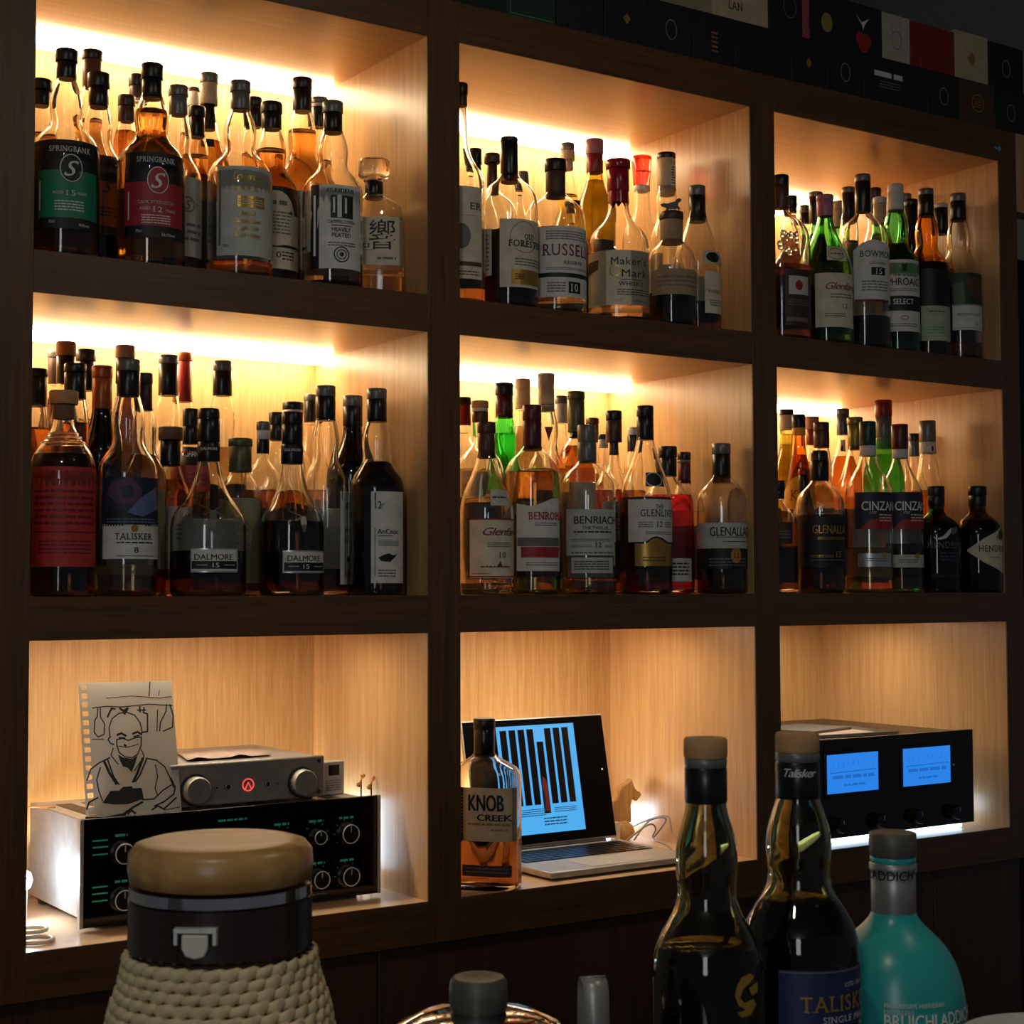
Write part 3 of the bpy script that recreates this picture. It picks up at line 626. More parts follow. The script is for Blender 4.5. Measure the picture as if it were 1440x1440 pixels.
# wooden animal figure on a round base
fig = empty('wooden_figure', (1.205, .315, 0), 0, 'small wooden animal figure standing behind the laptop', 'figurine')
mb = MB(); mb.lathe([(0, .016), (.004, .022), (.014, .026), (.026, .022), (.034, .012), (.036, .004)], 'figure_wood', 24); mb.obj('round_base', fig, 50)
mb = MB(); S = .001
fp = [(-26, 30), (20, 30), (19, 62), (22, 74), (27, 70), (33, 68), (38, 73), (44, 78), (43, 84), (34, 88), (28, 94), (24, 104), (21, 112), (16, 108), (12, 104), (0, 100), (-10, 90), (-14, 76), (-24, 72), (-27, 60)]
mb.extrude(fp, 16, 'figure_wood', Matrix.Translation((0, .008, 0)) @ Matrix.Rotation(PI/2, 4, 'X') @ Matrix.Scale(S, 4)); mb.obj('carved_body', fig, 30, None, .003)
b = MB(); b.box(-.030, -.016, -.020, -.006, 0, .036, 'pale_plastic'); b.obj('clip', fig, 30, None, .002)
for i, pts in enumerate(([(1.245, .36, .004), (1.243, .30, .03), (1.238, .22, .05), (1.235, .20, .02), (1.245, .16, .004)], [(1.175, .265, .004), (1.21, .24, .035), (1.235, .25, .025), (1.245, .27, .004), (1.22, .20, .003), (1.19, .15, .003)], [(1.245, .27, .004), (1.235, .22, .045), (1.22, .25, .04), (1.20, .27, .004)], [(1.18, .12, .003), (1.21, .14, .012), (1.235, .12, .012), (1.24, .09, .003), (1.20, .08, .003)])):
    cable('charging_cable', pts, .0016, 'cable_grey', ('thin grey cable looping up to the right wall behind laptop', 'thin grey cable curling around the wooden figure base', 'small upright grey cable loop near the right wall', 'grey cable lying flat beside the laptop corner')[i], 'cable', 'cables beside the laptop')
lamp = empty('strip_lamp', (0, 0, 0), 0, 'cool white light bar low behind the laptop', 'lamp')
boxo('bar', lamp, 'pale_plastic', 1.16, 1.25, .395, .408, .0, .05); b = MB(); b.box(1.165, 1.245, .392, .395, .012, .046, 'led_bar'); b.obj('diffuser', lamp, 0)
lamp = empty('strip_lamp', (0, 0, 0), 0, 'warm light bar hidden behind the laptop screen', 'lamp')
boxo('bar', lamp, 'pale_plastic', .90, 1.14, .375, .40, .0, .085); b = MB(); b.box(.905, 1.135, .373, .402, .085, .09, 'led_low'); b.obj('diffuser', lamp, 0)
# ------------------------------------------------------------------ power amplifier niche
pa = empty('power_amplifier', (0, 0, 0), 0, 'black power amplifier with two glowing blue meters', 'amplifier')
boxo('chassis', pa, 'black_metal', 1.395, 1.843, .045, .43, .012, .186, .002)
boxo('front_panel', pa, 'black_gloss', 1.387, 1.851, .035, .0445, .012, .190, .001)
for x in (1.42, 1.82):
    for y in (.08, .40):
        mb = MB(); mb.lathe([(.0, .012), (.012, .014)], 'black_cap', 16, x, y); mb.obj('foot', pa, 40)
for x in (1.481, 1.585, 1.686, 1.790): knob(pa, x, .035, .036, .0135, .018, 'black_metal', 'graphite')
boxo('trim_line', pa, 'graphite', 1.39, 1.848, .0344, .035, .066, .0672)
for x0, x1, in ((1.455, 1.585), (1.652, 1.781)):
    z0, z1 = .093, .163
    fr = boxo('meter_frame', pa, 'black_metal', x0-.006, x1+.006, .032, .035, z0-.006, z1+.006, .001)
    b = MB(); b.box(x0, x1, .0312, .032, z0, z1, 'meter_blue'); b.obj('meter_glass', fr, 0)
    b = MB(); xc = (x0+x1)/2; pr = [('P', [(x0+.006, z0+.036), (x1-.006, z0+.038), (x1-.006, z0+.040), (x0+.006, z0+.038)], 'meter_line')]
    for k in range(9):
        a = (k-4)/4; pr += [('P', [(xc+a*.05-.0006, z0+.044+.006*(1-a*a)), (xc+a*.05+.0006, z0+.044+.006*(1-a*a)), (xc+a*.052+.0006, z0+.052+.006*(1-a*a)), (xc+a*.052-.0006, z0+.052+.006*(1-a*a))], 'meter_line')]
    pr += [('S', x0+.012, x1-.012, z0+.026, z0+.032, 1, 'meter_line'), ('S', xc-.025, xc+.03, z0+.012, z0+.016, 1, 'meter_line')]
    draw_prints(b, pr, lambda u, v, e: Vector((u, .0312-e, v)), 1); b.obj('meter_scale', fr, 0)
b = MB(); front_disc(b, 1.794, .035, .125, .0022, .0012, 'white_ink', 10); b.obj('indicator', pa, 40)
for i, (x, y, rz, w, d, z, mt, lb) in enumerate(((1.60, .16, -.12, .20, .15, .1865, 'page_paper', 'pale lower magazine on the black power amplifier'), (1.565, .20, .25, .15, .12, .1915, 'magazine_print', 'dark upper magazine on the black power amplifier'))):
    mg = empty('magazine', (x, y, z), rz, lb, 'magazine', 'magazines on the power amplifier')
    boxo('pages', mg, 'page_paper', -w/2+.002, w/2-.002, -d/2+.002, d/2-.001, .0002, .0042); boxo('cover', mg, mt if i else 'magazine_print', -w/2, w/2, -d/2, d/2, .0042, .0048)
    if i == 0: boxo('cover_print', mg, 'page_paper', -w/2+.01, w/2-.05, -d/2+.01, d/2-.01, .0048, .005)
lamp = empty('strip_lamp', (0, 0, 0), 0, 'cool white light bar tucked under the power amplifier', 'lamp')
boxo('bar', lamp, 'pale_plastic', 1.40, 1.84, .056, .066, .0, .010); b = MB(); b.box(1.405, 1.835, .052, .056, .002, .009, 'led_under'); b.obj('diffuser', lamp, 0)
lamp = empty('strip_lamp', (0, 0, 0), 0, 'cool white light bar at the right side of the power amplifier', 'lamp')
boxo('bar', lamp, 'pale_plastic', 1.853, 1.861, .10, .38, .0, .05); b = MB(); b.box(1.861, 1.863, .105, .375, .012, .045, 'led_cool'); b.obj('diffuser', lamp, 0)
# ------------------------------------------------------------------ gift boxes above the shelf
def gift_box(x0, x1, z0, z1, mat, prints, label, y0=.008, trim=None):
    w = x1-x0; o = empty('gift_box', ((x0+x1)/2, y0, z0), 0, label, 'box', 'gift boxes on top of the shelf')
    boxo('carton', o, mat, -w/2+.0008, w/2-.0008, 0, .30, .0004, z1-z0-.0004, .001)
    if trim: prints = [('P', [(-w/2+.006, .006), (w/2-.006, .006), (w/2-.006, .008), (-w/2+.006, .008)], trim), ('P', [(-w/2+.006, .008), (-w/2+.008, .008), (-w/2+.008, z1-z0-.006), (-w/2+.006, z1-z0-.006)], trim)]+prints
    if prints: b = MB(); draw_prints(b, prints, lambda u, v, e: Vector((u, -e, v)), 1); b.obj('emblem', o, 0)
zl, zm, zu = 1.3702, 1.4605, 1.545
crest = lambda c: [('O', 0, .043, .013, .018, c, .0025), ('T', 'X', 0, .043, .013, c, .010, 'sans', 'c')]
low = [(.751, .848, 'box_green', [('S', -.02, .02, .05, .06, 2, 'gold_ink')], 'leftmost dark green gift box with pale border line', 'moss_ink'), (.848, .945, 'box_black', [], 'plain black gift box right of the green one', None), (.945, 1.040, 'box_black', [('P', [(0, .052), (.008, .043), (0, .034), (-.008, .043)], 'gold_ink')], 'black gift box with single gold diamond, lower row left part', None),
 (1.040, 1.136, 'box_black', crest('grey_ink'), 'black gift box with grey round crest under the gap, lower row', None), (1.136, 1.232, 'box_black', [('S', -.006, .008, .02, .06, 5, 'gold_ink')], 'black gift box with thin gold figure, below the tan box', None), (1.232, 1.365, 'box_black', [], 'wide plain black gift box below the tan box right side', None),
 (1.365, 1.455, 'box_black', [('P', [(0, .054), (.007, .044), (0, .034), (-.007, .044)], 'gold_ink')], 'black gift box with gold diamond, lower row middle', None), (1.455, 1.550, 'box_black', crest('grey_ink'), 'black gift box with grey crest below the bird picture box', None),
 (1.550, 1.722, 'box_black', [('S', -.058, .018, .052, .062, 1, 'silver_ink'), ('S', -.045, .01, .030, .046, 3, 'grey_ink')], 'wide black gift box with white wordmark, lower row', None), (1.722, 1.816, 'box_black', crest('grey_ink'), 'black gift box with grey crest below the red box', None),
 (1.816, 1.918, 'box_brown', [('O', .0, .046, .018, .018, 'gold_ink', .0022), ('S', -.010, .010, .036, .056, 4, 'gold_ink')], 'brown gift box with square gold stamp, lower row right', None), (1.918, 2.015, 'box_black', crest('grey_ink'), 'rightmost black gift box with grey crest', None)]
for x0, x1, mt, pr, lb, tr in low: gift_box(x0, x1, zl, zm-.0006, mt, pr, lb, .010, tr)
up = [(1.185, 1.318, 'box_cream', [('T', 'YA', -.02, .045, .014, 'white_ink', .022, 'serif', 'c'), ('T', 'LAN', -.012, .026, .014, 'white_ink', .034, 'serif', 'c')], 'tan gift box with short white word, upper row left'), (1.318, 1.402, 'box_black', [('O', .01, .05, .016, .020, 'grey_ink', .0015)], 'black gift box right of the tan one, upper row'), (1.402, 1.420, 'box_pink', [], 'narrow pink spine of a gift box, upper row'),
 (1.420, 1.505, 'box_black', [('O', 0, .040, .014, .018, 'olive_ink', 0), ('O', 0, .040, .009, .012, 'gold_ink', .002)], 'black gift box with yellow round seal, upper row'), (1.505, 1.608, 'box_black', [('P', [(-.02, .072), (-.004, .058), (.016, .068), (.004, .054), (0, .044), (-.004, .054)], 'silver_ink'), ('O', -.008, .026, .012, .013, 'red_ink', 0), ('O', .008, .024, .013, .014, 'redbrown_ink', 0), ('O', 0, .012, .012, .011, 'red_ink', 0)], 'black gift box with white bird over red fruit, upper row'),
 (1.608, 1.684, 'box_white', [('O', 0, .042, .014, .018, 'grey_ink', .0012)], 'off white gift box with faint round mark, upper row'), (1.684, 1.712, 'box_red', [], 'narrow red gift box side beside the white box'), (1.712, 1.810, 'box_red', [('S', -.01, .012, .03, .056, 4, 'redbrown_ink')], 'wide red gift box, upper row'), (1.810, 1.908, 'box_cream', [('P', [(0, .058), (.011, .044), (0, .030), (-.011, .044)], 'gold_ink')], 'cream gift box with gold emblem, upper row'), (1.908, 2.015, 'box_black', crest('grey_ink'), 'black gift box at right end of upper row')]
for x0, x1, mt, pr, lb in up: gift_box(x0, x1, zm, zu+(.04 if x0 < 1.21 else .012*((x0*37) % 1)), mt, pr, lb, .016)
# ------------------------------------------------------------------ bar counter and the things on it
ct = empty('bar_counter', (0, 0, 0), 0, 'dark wooden bar counter in the foreground', 'counter')
boxo('counter_top', ct, 'counter_wood', -2.4, 2.4, -1.75, -1.13, .005, .0448, .004); boxo('counter_front', ct, 'counter_wood', -2.38, 2.38, -1.55, -1.17, -1.0, .005)
# vacuum jug with rattan sleeve
TX, TY, TZ = -.2405, -1.150, .0452
jug = empty('vacuum_jug', (TX, TY, TZ), math.radians(-24), 'vacuum jug with wooden lid and woven rattan sleeve', 'jug')
def jr(z):      # sleeve radius
    pts = [(0, .062), (.06, .076), (.12, .075), (.155, .067), (.185, .0585), (.206, .055), (.22, .0545)]
    for (a, b_), (c, d) in zip(pts, pts[1:]):
        if z <= c: t = (z-a)/(c-a); t = t*t*(3-2*t)*.5+t*.5; return b_+(d-b_)*t
    return .0545
mb = MB(); mb.lathe([(z, jr(z)-.004) for z in [i*.01 for i in range(21)]], 'rattan_core', 48); mb.obj('inner_flask', jug, 60)
mb = MB(); mb.lathe([(.197, .0545), (.199, .0562), (.216, .0560), (.228, .0562), (.2285, .053)], 'dark_plastic', 56); col = mb.obj('collar', jug, 40)
mb = MB(); mb.lathe([(.2283, .0545), (.2295, .0558), (.236, .0556), (.2365, .053)], 'chrome', 56); mb.obj('chrome_band', jug, 40)
mb = MB(); mb.lathe([(.2375, .052), (.239, .0552), (.247, .0566), (.256, .0560), (.2605, .0525), (.2625, .046), (.2622, .036), (.2612, .026), (.2608, .004)], 'lid_wood', 56); mb.obj('lid', jug, 60)
lt = MB(); a0 = math.radians(-90-14)
M = Matrix.Rotation(a0+PI/2, 4, 'Z') @ Matrix.Translation((0, -.0575, .2135))
lt.box(-.0125, .0125, -.0035, .002, .004, .0065, 'silver_ink', M); lt.box(-.0125, -.0105, -.003, .002, -.003, .004, 'silver_ink', M); lt.box(.0105, .0125, -.003, .002, -.003, .004, 'silver_ink', M); lt.obj('latch_frame', jug, 0)
lt = MB(); lt.extrude([(-.0078, .003), (-.0078, -.005), (-.0055, -.0095), (0, -.011), (.0055, -.0095), (.0078, -.005), (.0078, .003)], .004, 'pale_plastic', M @ Matrix.Rotation(PI/2, 4, 'X')); lt.obj('push_button', jug, 30, None, .001)
ring = MB(); rest = MB()
def strand_geo(mb, z, a, w, seed):
    rw = random.Random(seed); n = 5; vs = []; fs = []; hh = .0043*rw.uniform(.85, 1.1); k = 6
    for i in range(n+1):
        t = i/n; ang = a+(t-.5)*w; bulge = math.sin(PI*t); R0 = jr(z)-.0036+.0044*bulge; zc = z+(t-.5)*.003
        h = hh*(.35+.65*math.sqrt(max(0, bulge)))
        for j in range(k):
            q = 2*PI*j/k; rr = R0+.0022*math.cos(q); zz = zc+h*.5*math.sin(q)*1.9
            vs.append((rr*math.cos(ang), rr*math.sin(ang), zz))
    for i in range(n):
        for j in range(k): jj = (j+1) % k; fs.append((i*k+j, i*k+jj, (i+1)*k+jj, (i+1)*k+j))
    mb.add(vs, fs, 'rattan')
row = 0; z = .192; cnt = 0
slv = None
rest_rows = []
while z > .006:
    n = 34; w = 2*PI/n*1.55
    for i in range(n):
        a = 2*PI*(i+(.5 if row % 2 else 0))/n
        fr = math.cos(a+PI/2)          # 1 towards the camera
        if row < 14 and fr > .05 and cnt < 290:
            mb = MB(); strand_geo(mb, z, a, w, row*100+i); mb.obj('rattan_strand', jug, 70); cnt += 1
        else: strand_geo(rest, z, a, w, row*100+i)
    z -= .0066; row += 1
o = rest.obj('rattan_weave', jug, 70); o['kind'] = 'stuff'
# ice bucket with knobbed chrome lid
ib = empty('ice_bucket', (-.107, -1.236, .0452), 0, 'chrome ice bucket with domed lid and grey knob', 'bucket')
mb = MB(); mb.lathe([(0, .048), (.004, .052), (.06, .057), (.130, .060), (.1305, .056)], 'chrome', 56); mb.obj('bucket_body', ib, 40)
mb = MB(); mb.lathe([(.131, .0585), (.134, .0605), (.139, .0600), (.148, .050), (.154, .036), (.1565, .022), (.157, .004)], 'chrome', 56); ld = mb.obj('domed_lid', ib, 60)
mb = MB(); mb.lathe([(.1565, .016), (.159, .0178), (.168, .0182), (.1745, .0176), (.1772, .0158), (.1772, .013), (.1762, .009), (.1760, .002)], 'grey_cap', 36); mb.obj('knob', ib, 50)
# bent steel tongs strip
tg = empty('ice_tongs', (.009, -1.199, .0452), math.radians(-112), 'bent steel tongs standing on the counter', 'tongs')
for s in (-1, 1):
    mb = MB(); path = [(s*.026, 0), (s*.016, .06), (s*.010, .12), (s*.009, .144), (s*.007, .1495), (s*.004, .1528), (0, .154)]
    vs = []
    for x, z in path:
        for yy in (-.0085, .0085): vs.append((x, yy, z))
    mb.add(vs, [(2*i, 2*i+1, 2*i+3, 2*i+2) for i in range(len(path)-1)], 'aluminium')
    o = mb.obj('tong_arm', tg, 15); so = o.modifiers.new('thick', 'SOLIDIFY'); so.thickness = .0012
# stack of saucers at the right edge
pl = empty('ceramic_bowl', (.198, -1.431, .0452), 0, 'pale ribbed ceramic bowl at lower right edge', 'bowl')
mb = MB(); prof = [(0, .030), (.006, .032), (.008, .030), (.05, .046), (.10, .056), (.130, .0605), (.1355, .062), (.1365, .061), (.133, .0585), (.10, .053), (.03, .036), (.014, .004)]
mb.lathe(prof, 'ceramic', 64); mb.obj('bowl_body', pl, 50)
mb = MB()
for i in range(10):
    z = .045+i*.008; r = .048+.0135*(i/9)**.8; mb.lathe([(z-.002, r-.001), (z, r+.0006), (z+.002, r-.001)], 'ceramic', 48, close=False)
mb.obj('ribs', pl, 60)
# ------------------------------------------------------------------ the bottles (metres)
BOTTLES = [
 {'n':11,'name':'whisky_bottle','p':(0.0628,0.0649,0.909),'H':0.2931,'R':0.0456,'th':-0.322,'cap':[(0.2763,'black_cap',0.0151),(0.2526,'black_foil',0.0136)],'prof':'pot','g':'clear','q':('brown',0.0504),'t':'clear bulb-necked bottle with green and black label, front left of top left niche','labs':[{'u0':-0.0622,'u1':0.0638,'z0':0.0375,'z1':0.1578,'c':'black_paper','pr':[('P',[(-0.0401,0.1164),(0.048,0.1164),(0.0493,0.0519),(-0.0391,0.0519)],'green_ink'),('T','SPRINGBANK',0.0063,0.1453,0.0078,'silver_ink',0.0563,'serif','c'),('O',0.0076,0.1193,0.0155,0.0194,'black_paper',0),('O',0.0076,0.1193,0.0151,0.0189,'silver_ink',0.0012),('T','S',0.0076,0.1193,0.0223,'silver_ink',0.0194,'script','c'),('T','15',0.0069,0.0856,0.0078,'silver_ink',0.0126,'serif','c'),('T','AGED',-0.0097,0.0856,0.0039,'silver_ink',0,'sans','c'),('T','YEARS',0.0213,0.0856,0.0039,'silver_ink',0,'sans','c'),('S',-0.0136,0.0247,0.0606,0.076,4,'silver_ink'),('S',-0.037,-0.0342,0.0625,0.1019,1,'silver_ink'),('T','70cl',-0.0174,0.0462,0.0039,'silver_ink',0,'sans','c'),('T','46%vol',0.0251,0.0433,0.0039,'silver_ink',0,'sans','c')]}]},
 {'n':11,'name':'whisky_bottle','p':(0.0582,0.16,0.909),'H':0.2761,'R':0.0402,'th':-0.307,'cap':[(0.2608,'black_cap',0.0151),(0.2384,'black_foil',0.0131)],'prof':'pot','g':'clear','q':('amber',0.1977),'t':'dark capped bottle at far left, half hidden by stile, top left niche','labs':[]},
 {'n':11,'name':'whisky_bottle','p':(0.1567,0.2303,0.909),'H':0.3561,'R':0.0336,'th':-0.337,'cap':[(0.3422,'black_cap',0.0153),(0.2993,'brown_foil',0.0142)],'prof':'pot','g':'clear','q':('amber',0.2512),'t':'tall bottle with brown foil behind green label bottle, top left niche','labs':[]},
 {'n':11,'name':'whisky_bottle','p':(0.13,0.1265,0.909),'H':0.289,'R':0.0339,'th':-0.341,'cap':[(0.2685,'black_cap',0.0157),(0.2398,'black_foil',0.0141)],'prof':'pot','g':'clear','q':('dark',0.1652),'t':'bulb-necked bottle with dim orange label between green and red labels, top left niche','labs':[{'u0':-0.0474,'u1':0.0474,'z0':0.0516,'z1':0.1622,'c':'brown_paper','pr':[('T','SPRINGBANK',0.0127,0.1441,0.0071,'grey_ink',0.0525,'serif','c'),('P',[(-0.0187,0.127),(0.0474,0.127),(0.0474,0.0636),(-0.018,0.0636)],'orange_ink'),('T','S',0.014,0.1199,0.0182,'brown_paper',0.0151,'script','c'),('S',-0.0023,0.033,0.0767,0.0918,3,'brown_paper')]}]},
 {'n':11,'name':'whisky_bottle','p':(0.1855,0.0651,0.909),'H':0.2955,'R':0.0471,'th':-0.372,'cap':[(0.2742,'black_cap',0.0155),(0.2457,'black_foil',0.014)],'prof':'pot','g':'clear','q':('amber',0.2285),'t':'amber filled bottle with red and black label, front of top left niche','labs':[{'u0':-0.0404,'u1':0.0618,'z0':0.0393,'z1':0.1593,'c':'black_paper','pr':[('P',[(-0.0406,0.1166),(0.0505,0.1166),(0.0515,0.0561),(-0.0399,0.0561)],'red_ink'),('T','SPRINGBANK',0.0071,0.1484,0.008,'silver_ink',0.0551,'serif','c'),('O',0.0094,0.1196,0.016,0.02,'black_paper',0),('O',0.0094,0.1196,0.015,0.019,'red_ink',0),('O',0.0094,0.1196,0.015,0.019,'silver_ink',0.0012),('T','S',0.0094,0.1196,0.023,'silver_ink',0.02,'script','c'),('T','CASK STRENGTH',0.0066,0.0888,0.0045,'silver_ink',0.0501,'serif','c'),('T','12',0.0087,0.0789,0.008,'silver_ink',0.013,'serif','c'),('T','AGED',-0.0085,0.0799,0.004,'silver_ink',0,'sans','c'),('T','YEARS',0.0271,0.0779,0.004,'silver_ink',0,'sans','c'),('S',-0.0125,0.0272,0.0581,0.072,4,'silver_ink'),('S',-0.0333,-0.0308,0.0641,0.1037,1,'silver_ink'),('T','70cl',-0.0165,0.0482,0.004,'silver_ink',0,'sans','c'),('T','56.0%vol',0.0239,0.0443,0.004,'silver_ink',0,'sans','c')]}]},
 {'n':11,'name':'whisky_bottle','p':(0.1869,0.1683,0.909),'H':0.2776,'R':0.0338,'th':-0.357,'cap':[(0.2618,'brown_foil',0.0125),(0.2386,'brown_foil',0.0119)],'prof':'pot','g':'clear','q':('amber',0.2239),'t':'amber bottle with brown capsule left of red label bottle, top left niche','labs':[]},
 {'n':11,'name':'whisky_bottle','p':(0.2413,0.2691,0.909),'H':0.345,'R':0.037,'th':-0.363,'cap':[(0.3273,'black_cap',0.0131),(0.3074,'brown_foil',0.012)],'prof':'pot','g':'clear','q':('amber',0.2522),'t':'back row bottle capped dark just left of red label bottle, top left niche','labs':[]},
 {'n':11,'name':'whisky_bottle','p':(0.249,0.1236,0.909),'H':0.2904,'R':0.035,'th':-0.388,'cap':[(0.2756,'grey_foil',0.0145),(0.2472,'grey_foil',0.0135)],'prof':'pot','g':'clear','q':('pale',0.1033),'t':'grey foil bottle with plain grey label behind red label bottle, top left niche','labs':[{'u0':-0.0147,'u1':0.0489,'z0':0.0341,'z1':0.1498,'c':'grey_paper','pr':[('O',0.0152,0.1095,0.0114,0.0114,'grey_ink',0.0021),('T','S',0.0152,0.1095,0.0145,'grey_ink',0.0114,'script','c'),('S',0.0024,0.0391,0.0548,0.0857,3,'grey_ink')]}]},
 {'n':11,'name':'whisky_bottle','p':(0.2997,0.175,0.909),'H':0.2811,'R':0.0345,'th':-0.399,'cap':[(0.2659,'black_cap',0.0128),(0.2345,'black_foil',0.0118)],'prof':'pot','g':'clear','q':('amber',0.2064),'t':'short dark capped bottle between two grey foil bottles, top left niche','labs':[]},
 {'n':11,'name':'whisky_bottle','p':(0.3487,0.3059,0.909),'H':0.3533,'R':0.0373,'th':-0.397,'cap':[(0.3464,'brown_foil',0.0113),(0.3235,'white_foil',0.0107)],'prof':'pot','g':'clear','q':('amber',0.2777),'t':'back row bottle with white banded neck, top left niche','labs':[]},
 {'n':11,'name':'whisky_bottle','p':(0.3434,0.232,0.909),'H':0.3554,'R':0.0351,'th':-0.406,'cap':[(0.3397,'grey_foil',0.0143),(0.3062,'cream_foil',0.0138),(0.266,'black_foil',0.0099)],'prof':'slope','g':'clear','q':('amber',0.2481),'t':'tall pale foil bottle with black neck band at the back, top left niche','labs':[{'u0':-0.0129,'u1':0.0142,'z0':0.235,'z1':0.2482,'c':'black_paper','pr':[]}]},
 {'n':11,'name':'whisky_bottle','p':(0.3204,0.0649,0.909),'H':0.2946,'R':0.0476,'th':-0.425,'cap':[(0.2778,'grey_foil',0.015),(0.2516,'grey_foil',0.014)],'prof':'pot','g':'clear','q':('amber',0.0259),'t':'grey foil bottle with gold script on pale label, middle of top left niche','labs':[{'u0':-0.0353,'u1':0.0665,'z0':0.0296,'z1':0.1587,'c':'grey_paper','pr':[('S',-0.0316,-0.0278,0.0449,0.1525,1,'grey_ink'),('T','Longrow',0.0133,0.1443,0.0114,'gold_ink',0.0476,'script','c'),('T','PEATED',0.0091,0.1258,0.0062,'gold_ink',0.0352,'serif','c'),('P',[(-0.0033,0.1156),(0.0378,0.1156),(0.0379,0.0992),(-0.0032,0.0992)],'gold_ink'),('S',-0.0022,0.0349,0.1022,0.1125,3,'grey_paper'),('T','Peated',0.0114,0.091,0.0072,'gold_ink',0.0248,'script','c'),('T','Campbeltown',0.0115,0.0797,0.0062,'gold_ink',0.0393,'script','c'),('T','Single Malt',0.0115,0.0695,0.0062,'gold_ink',0.0331,'script','c'),('T','Scotch Whisky',0.0116,0.0592,0.0062,'gold_ink',0.0393,'script','c'),('T','70cl',-0.0201,0.0439,0.0041,'grey_ink',0,'sans','c')]}]},
 {'n':11,'name':'whisky_bottle','p':(0.4163,0.2228,0.909),'H':0.3273,'R':0.0367,'th':-0.434,'cap':[(0.3137,'black_cap',0.0123),(0.2797,'black_foil',0.0117)],'prof':'pot','g':'clear','q':('amber',0.2401),'t':'slim black capped bottle right of gold script label, top left niche','labs':[]},
 {'n':11,'name':'whisky_bottle','p':(0.3952,0.1168,0.909),'H':0.2888,'R':0.04,'th':-0.445,'cap':[(0.2725,'black_cap',0.0161),(0.2475,'black_foil',0.015)],'prof':'pot','g':'clear','q':('amber',0.216),'t':'amber bottle with arched cream panel on black label, top left niche','labs':[{'u0':-0.0559,'u1':0.0559,'z0':0.0272,'z1':0.1528,'c':'black_paper','pr':[('O',0.0072,0.1049,0.0332,0.0418,'cream_paper',0),('P',[(-0.0284,0.1123),(0.0559,0.1123),(0.0559,0.0655),(-0.0282,0.0655)],'cream_paper'),('S',-0.0125,0.0287,0.1251,0.1315,1,'grey_ink'),('S',-0.0102,0.0317,0.0804,0.1166,7,'grey_ink'),('P',[(-0.0296,0.0612),(0.0559,0.0612),(0.0559,0.0294),(-0.0295,0.0294)],'cream_paper'),('T','10',0.0074,0.0506,0.0096,'black_ink',0.015,'serif','c'),('S',-0.0167,-0.0013,0.0421,0.057,3,'black_ink'),('S',0.0163,0.0388,0.0421,0.057,3,'black_ink')]}]},
 {'n':11,'name':'whisky_bottle','p':(0.4672,0.1586,0.909),'H':0.3497,'R':0.0403,'th':-0.463,'cap':[(0.3328,'black_cap',0.0155),(0.2969,'black_foil',0.0149)],'prof':'pot','g':'clear','q':('amber',0.2667),'t':'tall black capped amber bottle behind arched label bottle, top left niche','labs':[]},
 {'n':11,'name':'whisky_bottle','p':(0.528,0.2192,0.909),'H':0.3452,'R':0.0365,'th':-0.474,'cap':[(0.3348,'grey_foil',0.0137),(0.329,'white_foil',0.0131),(0.2965,'black_foil',0.0126)],'prof':'pot','g':'clear','q':('pale',0.2387),'t':'white ringed black capped bottle in back row, top left niche','labs':[]},
 {'n':11,'name':'whisky_bottle','p':(0.4625,0.0473,0.909),'H':0.2835,'R':0.0451,'th':-0.482,'cap':[(0.2662,'grey_foil',0.0154),(0.236,'black_foil',0.0143)],'prof':'pot','g':'clear','q':('pale',0.0514),'t':'clear bottle with white and black picture label, right of top left niche','labs':[{'u0':-0.0349,'u1':0.0509,'z0':0.024,'z1':0.1483,'c':'white_paper','pr':[('P',[(-0.035,0.1483),(-0.0206,0.1483),(-0.0204,0.024),(-0.0347,0.024)],'black_ink'),('S',-0.0294,-0.0255,0.0429,0.1325,1,'white_ink'),('T','KILKERRAN',0.0121,0.1399,0.0064,'black_ink',0.0425,'serif','c'),('P',[(-0.0029,0.1325),(0.0315,0.1325),(0.0316,0.0987),(-0.0028,0.0987)],'black_ink'),('P',[(0.0003,0.1293),(0.0035,0.1293),(0.0035,0.1061),(0.0003,0.1061)],'white_paper'),('P',[(0.0067,0.1325),(0.0132,0.1325),(0.0133,0.0998),(0.0068,0.0998)],'white_paper'),('P',[(0.0178,0.1293),(0.0213,0.1293),(0.0213,0.1061),(0.0178,0.1061)],'white_paper'),('T','CAMPBELTOWN',0.0133,0.0935,0.0048,'black_ink',0.0404,'serif','c'),('P',[(-0.0017,0.0882),(0.0302,0.0882),(0.0302,0.0872),(-0.0017,0.0872)],'black_ink'),('T','HEAVILY',0.0133,0.0819,0.0064,'brown_ink',0.0287,'sans','c'),('T','PEATED',0.0134,0.0735,0.0064,'brown_ink',0.0287,'sans','c'),('S',-0.006,0.036,0.0566,0.064,2,'grey_ink'),('O',0.0134,0.045,0.0117,0.0117,'black_ink',0.0016),('O',0.0134,0.045,0.0074,0.0074,'black_ink',0.0011),('O',0.0134,0.045,0.0032,0.0032,'black_ink',0)]}]},
